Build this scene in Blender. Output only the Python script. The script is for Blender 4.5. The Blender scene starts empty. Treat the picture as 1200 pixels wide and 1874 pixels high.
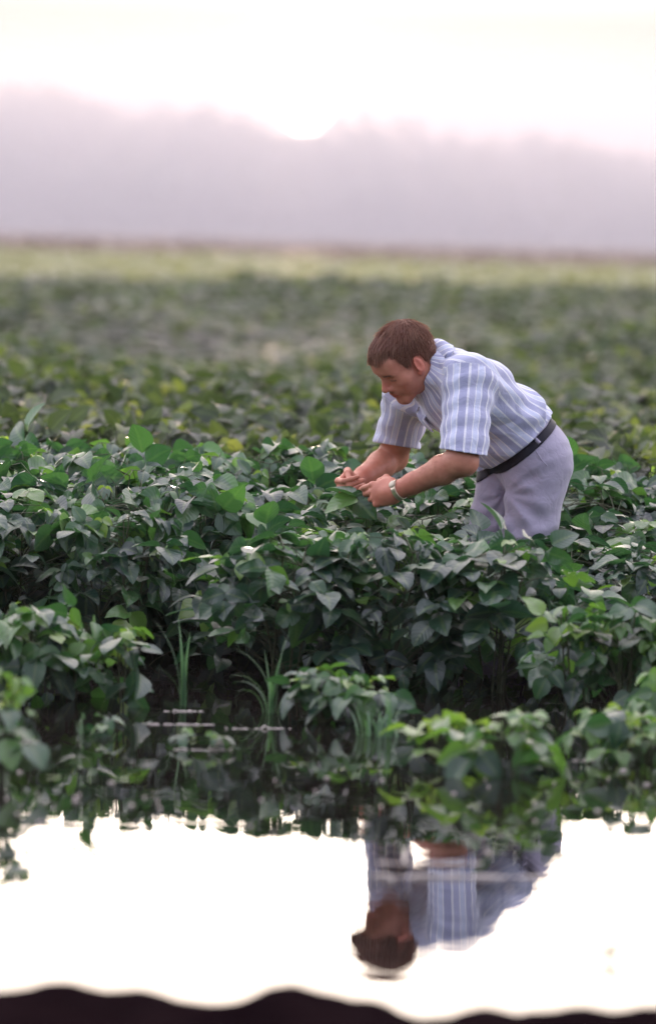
import bpy, math, random
import numpy as np
from mathutils import Vector, Matrix

# ------------------------------------------------------------------ camera, sky, sun, exposure
SC = bpy.context.scene
COL = SC.collection
R = math.radians
FPX = 9370.0            # focal length in photo pixels (180 mm lens on a 36 mm tall frame)
CAMH = 1.21             # lens height over the water
HORIZ = 430.0           # photo row of the horizon
PITCH = math.atan((937.0 - HORIZ) / FPX)
MAN_D = 15.1
ROLL = R(1.6)           # the photographer held the camera a little askew

cam_data = bpy.data.cameras.new("camera")
cam_data.sensor_fit = 'VERTICAL'
cam_data.sensor_height = 36.0
cam_data.sensor_width = 36.0 * 655 / 1024
cam_data.lens = 180.0
cam_data.clip_start = 0.1
cam_data.clip_end = 6000.0
cam_data.dof.use_dof = True
cam_data.dof.focus_distance = 14.8
cam_data.dof.aperture_fstop = 3.0
cam = bpy.data.objects.new("camera", cam_data)
COL.objects.link(cam)
cam.location = (0, 0, CAMH)
cam.rotation_euler = (Matrix.Rotation(math.pi / 2 - PITCH, 3, 'X') @ Matrix.Rotation(ROLL, 3, 'Z')).to_euler()
SC.camera = cam

SUN_EL, SUN_AZ = R(3.0), (560 - 600) / FPX - (937 - 212) / FPX * math.sin(ROLL)      # azimuth measured from +Y towards +X
world = bpy.data.worlds.new("World")
SC.world = world
world.use_nodes = True
wn, wl = world.node_tree.nodes, world.node_tree.links
wn.clear()
w_out = wn.new('ShaderNodeOutputWorld')
w_bg = wn.new('ShaderNodeBackground')
sky = wn.new('ShaderNodeTexSky')
sky.sky_type = 'NISHITA'
sky.sun_disc = False
sky.sun_elevation = SUN_EL
sky.sun_rotation = SUN_AZ
sky.altitude = 100
sky.air_density = 1.0
sky.dust_density = 3.0
sky.ozone_density = 2.0
w_bg.inputs['Strength'].default_value = 0.15
# morning haze whitens the whole dome: the clear-air colours are muted and a pale lilac veil is added
w_hs = wn.new('ShaderNodeHueSaturation')
w_hs.inputs['Saturation'].default_value = 0.42
w_hs.inputs['Value'].default_value = 0.26
w_add = wn.new('ShaderNodeMixRGB'); w_add.blend_type = 'ADD'; w_add.inputs[0].default_value = 1.0
# the veil is strong towards the sun and overhead and weak in the west, behind the camera
w_tc = wn.new('ShaderNodeTexCoord')
w_sep = wn.new('ShaderNodeSeparateXYZ')
wl.new(w_tc.outputs['Generated'], w_sep.inputs[0])
w_mr = wn.new('ShaderNodeMapRange'); w_mr.inputs[1].default_value = -1.0; w_mr.inputs[2].default_value = 1.0
wl.new(w_sep.outputs['Y'], w_mr.inputs[0])
w_vr = wn.new('ShaderNodeValToRGB')
_e = w_vr.color_ramp.elements
_v = (1.74, 1.66, 2.02)
_e[0].position = 0.0; _e[0].color = (_v[0] * .30, _v[1] * .31, _v[2] * .36, 1)
_e[1].position = 1.0; _e[1].color = (_v[0] * 1.25, _v[1] * 1.15, _v[2] * .88, 1)
for _p, _c in ((0.32, .50), (0.50, 1.0), (0.62, 1.22)):
    _k = _e.new(_p); _k.color = (_v[0] * _c, _v[1] * _c, _v[2] * _c, 1)
wl.new(w_mr.outputs[0], w_vr.inputs[0]); wl.new(w_vr.outputs[0], w_add.inputs[2])
wl.new(sky.outputs[0], w_hs.inputs['Color'])
wl.new(w_hs.outputs[0], w_add.inputs[1])
# thick low air: the lowest few degrees are dimmer and pinker than the glow above them
w_rmp = wn.new('ShaderNodeValToRGB')
_e = w_rmp.color_ramp.elements
_e[0].position = 0.0; _e[0].color = (0.165, 0.152, 0.157, 1)
_e[1].position = 0.045; _e[1].color = (0.140, 0.130, 0.146, 1)
for _p, _c in ((0.10, (0.85, 0.85, 0.85)), (0.2, (1, 1, 1))):
    _k = _e.new(_p); _k.color = (*_c, 1)
w_mul = wn.new('ShaderNodeMixRGB'); w_mul.blend_type = 'MULTIPLY'; w_mul.inputs[0].default_value = 1.0
wl.new(w_sep.outputs['Z'], w_rmp.inputs[0])
wl.new(w_add.outputs[0], w_mul.inputs[1]); wl.new(w_rmp.outputs[0], w_mul.inputs[2])
# the glow of the air round the rising sun
w_dot = wn.new('ShaderNodeVectorMath'); w_dot.operation = 'DOT_PRODUCT'
_ge, _ga = math.atan((HORIZ - 205) / FPX), SUN_AZ
w_dot.inputs[1].default_value = (math.sin(_ga) * math.cos(_ge), math.cos(_ga) * math.cos(_ge), math.sin(_ge))
w_nrm = wn.new('ShaderNodeVectorMath'); w_nrm.operation = 'NORMALIZE'
wl.new(w_tc.outputs['Generated'], w_nrm.inputs[0]); wl.new(w_nrm.outputs[0], w_dot.inputs[0])
w_ac = wn.new('ShaderNodeMath'); w_ac.operation = 'ARCCOSINE'; wl.new(w_dot.outputs['Value'], w_ac.inputs[0])
w_gl = wn.new('ShaderNodeValToRGB'); w_gl.color_ramp.interpolation = 'EASE'
_e = w_gl.color_ramp.elements
_e[0].position = 0.0; _e[0].color = (2.6, 2.2, 1.7, 1)
_e[1].position = 1.0; _e[1].color = (0, 0, 0, 1)
for _p, _c in ((0.16, (1.3, 1.0, .72)), (0.34, (.30, .21, .13)), (0.6, (.08, .045, .02))):
    _k = _e.new(_p); _k.color = (*_c, 1)
w_sc = wn.new('ShaderNodeMath'); w_sc.operation = 'MULTIPLY'; w_sc.inputs[1].default_value = 1.0 / R(2.2)
wl.new(w_ac.outputs[0], w_sc.inputs[0]); wl.new(w_sc.outputs[0], w_gl.inputs[0])
w_ad2 = wn.new('ShaderNodeMixRGB'); w_ad2.blend_type = 'ADD'; w_ad2.inputs[0].default_value = 1.0
wl.new(w_mul.outputs[0], w_ad2.inputs[1]); wl.new(w_gl.outputs[0], w_ad2.inputs[2])
wl.new(w_ad2.outputs[0], w_bg.inputs['Color'])
wl.new(w_bg.outputs[0], w_out.inputs['Surface'])

sun_dir = Vector((math.sin(SUN_AZ) * math.cos(SUN_EL), math.cos(SUN_AZ) * math.cos(SUN_EL), math.sin(SUN_EL)))
sun_data = bpy.data.lights.new("sun", 'SUN')
sun_data.energy = 1.0
sun_data.angle = R(0.5)
sun_data.color = (1.0, 0.74, 0.58)
sun_lamp = bpy.data.objects.new("sun", sun_data)
COL.objects.link(sun_lamp)
sun_lamp.rotation_euler = (-sun_dir).to_track_quat('-Z', 'Y').to_euler()

SC.view_settings.view_transform = 'Standard'
SC.view_settings.look = 'None'
SC.view_settings.gamma = 1.0
SC.view_settings.exposure = 2.65
SC.render.engine = 'CYCLES'
SC.cycles.use_denoising = True
SC.cycles.max_bounces = 8
SC.cycles.diffuse_bounces = 3
SC.cycles.glossy_bounces = 3
SC.cycles.transmission_bounces = 4
SC.cycles.volume_bounces = 4
SC.cycles.transparent_max_bounces = 4
SC.cycles.caustics_reflective = False
SC.cycles.caustics_refractive = False

rng = np.random.default_rng(7)

# ------------------------------------------------------------------ helpers
_cp, _sp = math.cos(PITCH), math.sin(PITCH)
def at(px, py, d):
    """world point at depth y = d seen at photo pixel (px, py)"""
    r, w = (px - 600.0) / FPX, (937.0 - py) / FPX
    u, v = r * math.cos(ROLL) - w * math.sin(ROLL), r * math.sin(ROLL) + w * math.cos(ROLL)
    dy, dz = _cp + v * _sp, -_sp + v * _cp
    s = d / dy
    return np.array((u * s, d, CAMH + dz * s))

def water_d(py, px=600.0):
    """depth at which photo row py meets the water"""
    v = (937.0 - py) / FPX * math.cos(ROLL) + (px - 600.0) / FPX * math.sin(ROLL)
    return -CAMH * (_cp + v * _sp) / (-_sp + v * _cp)

def mesh_np(name, V, F, mats=(), smooth=True, attrs=None, fmat=None, uv=None):
    V = np.asarray(V, dtype=np.float32)
    me = bpy.data.meshes.new(name)
    F = np.asarray(F, dtype=np.int32)
    nf, k = F.shape
    me.vertices.add(len(V)); me.vertices.foreach_set('co', V.ravel())
    me.loops.add(nf * k); me.loops.foreach_set('vertex_index', F.ravel())
    me.polygons.add(nf)
    me.polygons.foreach_set('loop_start', np.arange(nf, dtype=np.int32) * k)
    if fmat is not None:
        me.polygons.foreach_set('material_index', np.asarray(fmat, dtype=np.int32))
    me.polygons.foreach_set('use_smooth', np.full(nf, smooth, dtype=bool))
    me.update(calc_edges=True)
    for m in mats:
        me.materials.append(m)
    if attrs:
        for an, (typ, arr) in attrs.items():
            a = me.attributes.new(an, typ, 'POINT')
            if typ == 'FLOAT':
                a.data.foreach_set('value', np.asarray(arr, dtype=np.float32).ravel())
            elif typ == 'FLOAT_COLOR':
                a.data.foreach_set('color', np.asarray(arr, dtype=np.float32).ravel())
            elif typ == 'FLOAT_VECTOR':
                a.data.foreach_set('vector', np.asarray(arr, dtype=np.float32).ravel())
            elif typ == 'INT':
                a.data.foreach_set('value', np.asarray(arr, dtype=np.int32).ravel())
    if uv is not None:
        ul = me.uv_layers.new(name='UVMap')
        ul.data.foreach_set('uv', np.asarray(uv, dtype=np.float32)[F.ravel()].ravel())
    me.validate()
    return me

def link(name, me, parent=None, loc=None, rz=0.0, scale=None):
    o = bpy.data.objects.new(name, me)
    COL.objects.link(o)
    if parent is not None:
        o.parent = parent
    if loc is not None:
        o.location = loc
    if rz:
        o.rotation_euler = (0, 0, rz)
    if scale is not None:
        o.scale = scale
    return o

def tag(o, label=None, cat=None, group=None, kind=None):
    if label: o['label'] = label
    if cat: o['category'] = cat
    if group: o['group'] = group
    if kind: o['kind'] = kind
    return o

class MB:
    """collects numpy pieces into one quad mesh"""
    def __init__(s): s.V, s.F, s.n, s.T, s.U, s.M = [], [], 0, [], [], []
    def add(s, V, F, tint=0.5, uv=None, mat=0):
        V = np.asarray(V, float).reshape(-1, 3); F = np.asarray(F, int)
        s.V.append(V); s.F.append(F + s.n); s.n += len(V)
        s.T.append(np.broadcast_to(np.asarray(tint, float), (len(V),)))
        s.U.append(np.zeros((len(V), 2)) if uv is None else np.asarray(uv, float))
        s.M.append(np.full(len(F), mat))
    def tube(s, pts, rad, seg=5, tint=0.5, mat=0):
        pts = np.asarray(pts, float); n = len(pts)
        rad = np.broadcast_to(np.asarray(rad, float), (n,))
        tg = np.gradient(pts, axis=0); tg /= np.linalg.norm(tg, axis=1)[:, None] + 1e-9
        ref = np.array((0.31, 0.17, 0.93)) if abs(tg[0, 2]) < 0.9 else np.array((1.0, 0.1, 0))
        a = np.cross(tg, ref); a /= np.linalg.norm(a, axis=1)[:, None] + 1e-9
        b = np.cross(tg, a)
        th = np.arange(seg) * 2 * math.pi / seg
        V = pts[:, None] + rad[:, None, None] * (a[:, None] * np.cos(th)[None, :, None] + b[:, None] * np.sin(th)[None, :, None])
        i = np.arange(n - 1)[:, None] * seg; j = np.arange(seg)[None]
        j2 = (j + 1) % seg
        F = np.stack([i + j, i + j2, i + seg + j2, i + seg + j], -1).reshape(-1, 4)
        s.add(V.reshape(-1, 3), F, tint, None, mat)
    def mesh(s, name, mats, smooth=True):
        return mesh_np(name, np.concatenate(s.V), np.concatenate(s.F), mats, smooth,
                       {'tint': ('FLOAT', np.concatenate(s.T))}, np.concatenate(s.M), np.concatenate(s.U))

def nodes(name):
    m = bpy.data.materials.new(name)
    m.use_nodes = True
    nt = m.node_tree
    nt.nodes.clear()
    out = nt.nodes.new('ShaderNodeOutputMaterial')
    return m, nt, out

def N(nt, typ, **kw):
    n = nt.nodes.new(typ)
    for k, v in kw.items():
        if k.startswith('i_'):
            n.inputs[k[2:].replace('_', ' ')].default_value = v
        else:
            setattr(n, k, v)
    return n

def ramp(nt, stops, interp='LINEAR'):
    r = nt.nodes.new('ShaderNodeValToRGB')
    r.color_ramp.interpolation = interp
    el = r.color_ramp.elements
    while len(el) > 1: el.remove(el[-1])
    el[0].position = stops[0][0]; el[0].color = (*stops[0][1], 1)
    for p, c in stops[1:]:
        e = el.new(p); e.color = (*c, 1)
    return r

# ------------------------------------------------------------------ materials of the place
def leaf_material(name, stops, trans, rough=0.30, transmix=0.28, spec=0.8, sheen=0.12, coat=0.35):
    m, nt, out = nodes(name)
    L = nt.links.new
    at_ = N(nt, 'ShaderNodeAttribute', attribute_name='tint')
    oi = N(nt, 'ShaderNodeObjectInfo')
    add = N(nt, 'ShaderNodeMath', operation='MULTIPLY_ADD'); add.inputs[1].default_value = 0.16; 
    L(oi.outputs['Random'], add.inputs[0]); L(at_.outputs['Fac'], add.inputs[2])
    sub = N(nt, 'ShaderNodeMath', operation='SUBTRACT'); sub.inputs[1].default_value = 0.08
    L(add.outputs[0], sub.inputs[0])
    rp = ramp(nt, stops)
    L(sub.outputs[0], rp.inputs[0])
    # midrib and side veins from the leaf's own uv
    uv = N(nt, 'ShaderNodeUVMap', uv_map='UVMap')
    sep = N(nt, 'ShaderNodeSeparateXYZ'); L(uv.outputs[0], sep.inputs[0])
    ab = N(nt, 'ShaderNodeMath', operation='ABSOLUTE'); L(sep.outputs[0], ab.inputs[0])
    mid = N(nt, 'ShaderNodeMapRange'); mid.inputs[1].default_value = 0.02; mid.inputs[2].default_value = 0.10
    mid.inputs[3].default_value = 0.55; mid.inputs[4].default_value = 0.0
    L(ab.outputs[0], mid.inputs[0])
    vs = N(nt, 'ShaderNodeMath', operation='MULTIPLY_ADD'); vs.inputs[1].default_value = -0.55
    L(ab.outputs[0], vs.inputs[0]); L(sep.outputs[1], vs.inputs[2])
    vm = N(nt, 'ShaderNodeMath', operation='MULTIPLY'); vm.inputs[1].default_value = 44.0; L(vs.outputs[0], vm.inputs[0])
    si = N(nt, 'ShaderNodeMath', operation='SINE'); L(vm.outputs[0], si.inputs[0])
    mx = N(nt, 'ShaderNodeMixRGB'); mx.inputs[2].default_value = (0.16, 0.24, 0.08, 1)
    L(mid.outputs[0], mx.inputs[0]); L(rp.outputs[0], mx.inputs[1])
    bmp = N(nt, 'ShaderNodeBump'); bmp.inputs['Strength'].default_value = 0.22; bmp.inputs['Distance'].default_value = 0.0015
    L(si.outputs[0], bmp.inputs['Height'])
    pb = N(nt, 'ShaderNodeBsdfPrincipled')
    pb.inputs['Roughness'].default_value = rough
    pb.inputs['Specular IOR Level'].default_value = spec
    pb.inputs['Coat Weight'].default_value = coat
    pb.inputs['Coat Roughness'].default_value = 0.33
    pb.inputs['Sheen Weight'].default_value = sheen
    pb.inputs['Sheen Roughness'].default_value = 0.35
    pb.inputs['Sheen Tint'].default_value = (1.0, 0.86, 0.92, 1)
    L(mx.outputs[0], pb.inputs['Base Color']); L(bmp.outputs[0], pb.inputs['Normal'])
    tr = N(nt, 'ShaderNodeBsdfTranslucent')
    mt = N(nt, 'ShaderNodeMixRGB', blend_type='MULTIPLY'); mt.inputs[0].default_value = 1.0
    mt.inputs[2].default_value = (*trans, 1)
    L(rp.outputs[0], mt.inputs[1]); L(mt.outputs[0], tr.inputs['Color'])
    mix = N(nt, 'ShaderNodeMixShader'); mix.inputs[0].default_value = transmix
    L(pb.outputs[0], mix.inputs[1]); L(tr.outputs[0], mix.inputs[2])
    L(mix.outputs[0], out.inputs['Surface'])
    return m

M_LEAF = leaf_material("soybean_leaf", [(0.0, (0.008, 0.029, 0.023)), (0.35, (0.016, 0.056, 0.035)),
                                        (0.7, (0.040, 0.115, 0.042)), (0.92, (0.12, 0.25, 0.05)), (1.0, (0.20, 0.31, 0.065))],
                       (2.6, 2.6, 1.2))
M_CROP = leaf_material("crop_leaf", [(0.0, (0.012, 0.024, 0.014)), (0.35, (0.030, 0.056, 0.024)),
                                        (0.7, (0.070, 0.115, 0.038)), (1.0, (0.16, 0.20, 0.06))],
                       (2.4, 2.2, 1.1), 0.55, 0.34, 0.65, 0.6, 0.0)
M_PALE = leaf_material("pale_young_crop", [(0.0, (0.20, 0.215, 0.11)), (1.0, (0.33, 0.345, 0.19))], (2.0, 2.0, 1.0), 0.5, 0.32, 0.3)
M_BROWN = leaf_material("brown_stubble", [(0.0, (0.14, 0.09, 0.07)), (1.0, (0.27, 0.17, 0.13))], (1.6, 1.4, 1.0), 0.6, 0.25, 0.2)
M_GRASS = leaf_material("grass_blade", [(0.0, (0.06, 0.14, 0.08)), (1.0, (0.14, 0.27, 0.14))], (2.0, 2.2, 1.2))
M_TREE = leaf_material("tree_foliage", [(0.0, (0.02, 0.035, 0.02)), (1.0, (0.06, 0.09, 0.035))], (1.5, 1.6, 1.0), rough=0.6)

def simple_mat(name, col, rough=0.6, noise=None, bump=None, spec=0.5, coord='Object'):
    m, nt, out = nodes(name)
    L = nt.links.new
    pb = N(nt, 'ShaderNodeBsdfPrincipled')
    pb.inputs['Base Color'].default_value = (*col, 1)
    pb.inputs['Roughness'].default_value = rough
    pb.inputs['Specular IOR Level'].default_value = spec
    tc = N(nt, 'ShaderNodeTexCoord')
    if noise:
        sc, c2, det = noise
        nz = N(nt, 'ShaderNodeTexNoise'); nz.inputs['Scale'].default_value = sc; nz.inputs['Detail'].default_value = det
        L(tc.outputs[coord], nz.inputs['Vector'])
        rp = ramp(nt, [(0.3, col), (0.7, c2)])
        L(nz.outputs[0], rp.inputs[0]); L(rp.outputs[0], pb.inputs['Base Color'])
    if bump:
        sc, st, dist = bump
        nz = N(nt, 'ShaderNodeTexNoise'); nz.inputs['Scale'].default_value = sc; nz.inputs['Detail'].default_value = 6
        L(tc.outputs[coord], nz.inputs['Vector'])
        b = N(nt, 'ShaderNodeBump'); b.inputs['Strength'].default_value = st; b.inputs['Distance'].default_value = dist
        L(nz.outputs[0], b.inputs['Height']); L(b.outputs[0], pb.inputs['Normal'])
    L(pb.outputs[0], out.inputs['Surface'])
    return m

M_STEM = simple_mat("soybean_stem", (0.045, 0.07, 0.025), 0.6, (30, (0.07, 0.07, 0.03), 3))
M_SOIL = simple_mat("field_soil", (0.030, 0.022, 0.016), 0.85, (3.0, (0.06, 0.045, 0.03), 6), (9.0, 0.8, 0.05), 0.08)
M_MUD = simple_mat("bank_mud", (0.006, 0.003, 0.004), 1.0, (7.0, (0.013, 0.007, 0.008), 6), (24.0, 0.8, 0.02), 0.0)
M_STRAW = simple_mat("dry_straw", (0.78, 0.70, 0.62), 0.5, (60, (0.66, 0.58, 0.50), 3))
M_BARK = simple_mat("tree_bark", (0.05, 0.04, 0.03), 0.9)

# water: dark, still, with very faint swell
def water_material():
    m, nt, out = nodes("flood_water")
    L = nt.links.new
    pb = N(nt, 'ShaderNodeBsdfPrincipled')
    pb.inputs['Base Color'].default_value = (0.012, 0.009, 0.008, 1)
    pb.inputs['Roughness'].default_value = 0.0
    pb.inputs['IOR'].default_value = 1.33
    tc = N(nt, 'ShaderNodeTexCoord')
    mp = N(nt, 'ShaderNodeMapping'); mp.inputs['Scale'].default_value = (2.0, 5.0, 1.0)
    L(tc.outputs['Object'], mp.inputs[0])
    nz = N(nt, 'ShaderNodeTexNoise'); nz.inputs['Scale'].default_value = 1.2; nz.inputs['Detail'].default_value = 2
    L(mp.outputs[0], nz.inputs['Vector'])
    b = N(nt, 'ShaderNodeBump'); b.inputs['Strength'].default_value = 1.0; b.inputs['Distance'].default_value = 0.0007
    L(nz.outputs[0], b.inputs['Height']); L(b.outputs[0], pb.inputs['Normal'])
    L(pb.outputs[0], out.inputs['Surface'])
    return m
M_WATER = water_material()

# ------------------------------------------------------------------ the setting
def grid(name, xs, ys, zf, mat, smooth=True):
    X, Y = np.meshgrid(xs, ys)
    Z = zf(X, Y)
    V = np.stack([X, Y, Z], -1).reshape(-1, 3)
    nx = len(xs)
    i = np.arange(len(ys) - 1)[:, None] * nx; j = np.arange(nx - 1)[None]
    F = np.stack([i + j, i + j + 1, i + nx + j + 1, i + nx + j], -1).reshape(-1, 4)
    return link(name, mesh_np(name, V, F, [mat], smooth))

def sstep(a, b, x):
    t = np.clip((x - a) / (b - a), 0, 1)
    return t * t * (3 - 2 * t)

def vnoise(X, Y, s, seed):
    """cheap smooth value noise"""
    rg = np.random.default_rng(seed)
    T = rg.random((64, 64))
    x, y = X / s, Y / s
    xi, yi = np.floor(x).astype(int), np.floor(y).astype(int)
    fx, fy = x - xi, y - yi
    fx, fy = fx * fx * (3 - 2 * fx), fy * fy * (3 - 2 * fy)
    g = lambda a, b: T[a % 64, b % 64]
    return (g(xi, yi) * (1 - fx) + g(xi + 1, yi) * fx) * (1 - fy) + (g(xi, yi + 1) * (1 - fx) + g(xi + 1, yi + 1) * fx) * fy

BOX_X, BOX_Y0, BOX_Y1, BOX_TOP = 200.0, -40.0, 345.0, 13.0
def rise(Y): return 0.55 * sstep(80.0, 290.0, Y)
def ground_z(X, Y):
    z = -0.33 + 0.30 * sstep(20.5, 23.0, Y) + 0.38 * sstep(7.0, 5.6, Y) + rise(Y)
    return z + 0.03 * (vnoise(X, Y, 0.7, 3) - 0.5)
gx = np.unique(np.concatenate([np.linspace(-190, -12, 40), np.linspace(-12, 12, 97), np.linspace(12, 190, 40)]))
gy = np.unique(np.concatenate([np.linspace(-35, 4, 20), np.linspace(4, 30, 105), np.linspace(30, 335, 90)]))
tag(grid('ground', gx, gy, ground_z, M_SOIL), kind='structure')

wv = grid('water', np.linspace(-40, 40, 3), np.linspace(6.2, 22.2, 3), lambda X, Y: X * 0.0, M_WATER)
tag(wv, kind='structure')

# the dark mud bank at the photographer's feet
BK = np.array([(-900, 1815), (-500, 1835), (-200, 1810), (0, 1803), (60, 1800), (130, 1803), (180, 1814), (225, 1822), (260, 1815), (310, 1817),
               (350, 1827), (400, 1846), (450, 1843), (500, 1822), (545, 1817), (600, 1826), (650, 1833), (690, 1835),
               (735, 1855), (760, 1868), (800, 1863), (870, 1852), (945, 1862), (1015, 1846), (1060, 1840), (1130, 1856),
               (1170, 1845), (1250, 1840), (1500, 1860), (1900, 1825), (2200, 1840)], float)
CREST_Y = 7.35
bz = np.array([at(p[0], p[1], CREST_Y)[2] for p in BK]); bxx = np.array([at(p[0], p[1], CREST_Y)[0] for p in BK])
def bank_z(X, Y):
    Yw = Y + 0.10 * (vnoise(X, Y * 0 + 1, 0.35, 11) - 0.5)
    crest = np.interp(X, bxx, bz)
    prof = np.where(Y < CREST_Y, 1 - 0.25 * sstep(CREST_Y, CREST_Y - 1.2, Y), 1.0)
    fall = sstep(CREST_Y, CREST_Y + 0.55, Yw)
    z = crest * prof * (1 - fall) + -0.30 * fall
    n = (vnoise(X, Y, 0.09, 5) - 0.5) * 0.035 + (vnoise(X, Y, 0.035, 6) - 0.5) * 0.014
    return z + n * (0.6 + 0.4 * sstep(0.0, 0.05, np.abs(Y - CREST_Y)))
tag(grid('bank', np.linspace(-2.6, 2.6, 260), np.linspace(5.4, 8.2, 140), bank_z, M_MUD), kind='structure')

# the sun's own disc, low over the wood
def sun_disc():
    m, nt, out = nodes("sun_glow")
    e = N(nt, 'ShaderNodeEmission'); e.inputs[0].default_value = (1.0, 0.86, 0.70, 1); e.inputs[1].default_value = 4.0
    nt.links.new(e.outputs[0], out.inputs['Surface'])
    import bmesh
    bm = bmesh.new(); bmesh.ops.create_uvsphere(bm, u_segments=32, v_segments=16, radius=2500 * math.tan(R(0.27)))
    me = bpy.data.meshes.new('sun'); bm.to_mesh(me); bm.free(); me.materials.append(m)
    o = link('sun_disc', me, loc=Vector(at(560, 199, 2500.0)))
    tag(o, kind='structure')
sun_disc()

# ------------------------------------------------------------------ leaves and plants
_prof_t = np.array([0, .10, .24, .42, .60, .78, .91, 1.0])
_prof_w = np.array([.03, .31, .49, .53, .47, .32, .17, .02])
_cols = np.array([-1, -.5, 0, .5, 1.0])
def leaf_template(fine=True):
    t = _prof_t if fine else _prof_t[[0, 1, 3, 5, 7]]
    w = _prof_w if fine else _prof_w[[0, 1, 3, 5, 7]]
    c = _cols if fine else np.array([-1, 0, 1.0])
    T, C = np.meshgrid(t, c, indexing='ij'); W = np.broadcast_to(w[:, None], T.shape)
    n, k = T.shape
    i = np.arange(n - 1)[:, None] * k; j = np.arange(k - 1)[None]
    F = np.stack([i + j, i + j + 1, i + k + j + 1, i + k + j], -1).reshape(-1, 4)
    return T.ravel(), (C * W).ravel(), C.ravel(), F
LT = {True: leaf_template(True), False: leaf_template(False)}

def add_leaves(mb, P, D, Nrm, length, tint, fine=True, rg=rng, aspect=0.72, curl=None, mat=0):
    """leaf blades: base point P, direction D, upper-face normal Nrm (arrays n x 3)"""
    T, CW, C, F = LT[fine]
    n = len(P)
    D = D / (np.linalg.norm(D, axis=1)[:, None] + 1e-9)
    S = np.cross(D, Nrm); S /= np.linalg.norm(S, axis=1)[:, None] + 1e-9
    U = np.cross(S, D)
    droop = rg.uniform(0.15, 1.15, n) if curl is None else curl
    fold = rg.uniform(0.02, 0.55, n)
    twist = rg.normal(0, 0.18, n)
    wave = rg.normal(0, 0.03, n)
    ln = length[:, None]
    # arc along the length
    ang = droop[:, None] * T[None] * 1.3
    fx = T[None] * np.sinc(ang / math.pi * 0.5) 
    fz = -T[None] * np.sin(ang * 0.5) 
    cw = CW[None] * aspect
    side = cw
    up = fz + np.abs(cw) * fold[:, None] * 0.9 + twist[:, None] * cw * T[None] + wave[:, None] * np.sin(T[None] * 9 + C[None] * 2) 
    V = P[:, None] + ln[..., None] * (fx[..., None] * D[:, None] + side[..., None] * S[:, None] + up[..., None] * U[:, None])
    nv = len(T)
    FF = (F[None] + (np.arange(n) * nv)[:, None, None]).reshape(-1, 4)
    tt = np.repeat(np.asarray(tint, float), nv)
    uvs = np.tile(np.stack([C * 0.5, T], -1), (n, 1))
    mb.add(V.reshape(-1, 3), FF, tt, uvs, mat)

def rot_about(v, axis, a):
    axis = axis / (np.linalg.norm(axis, axis=1)[:, None] + 1e-9)
    c, s = np.cos(a)[:, None], np.sin(a)[:, None]
    return v * c + np.cross(axis, v) * s + axis * (np.sum(axis * v, 1))[:, None] * (1 - c)

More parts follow.
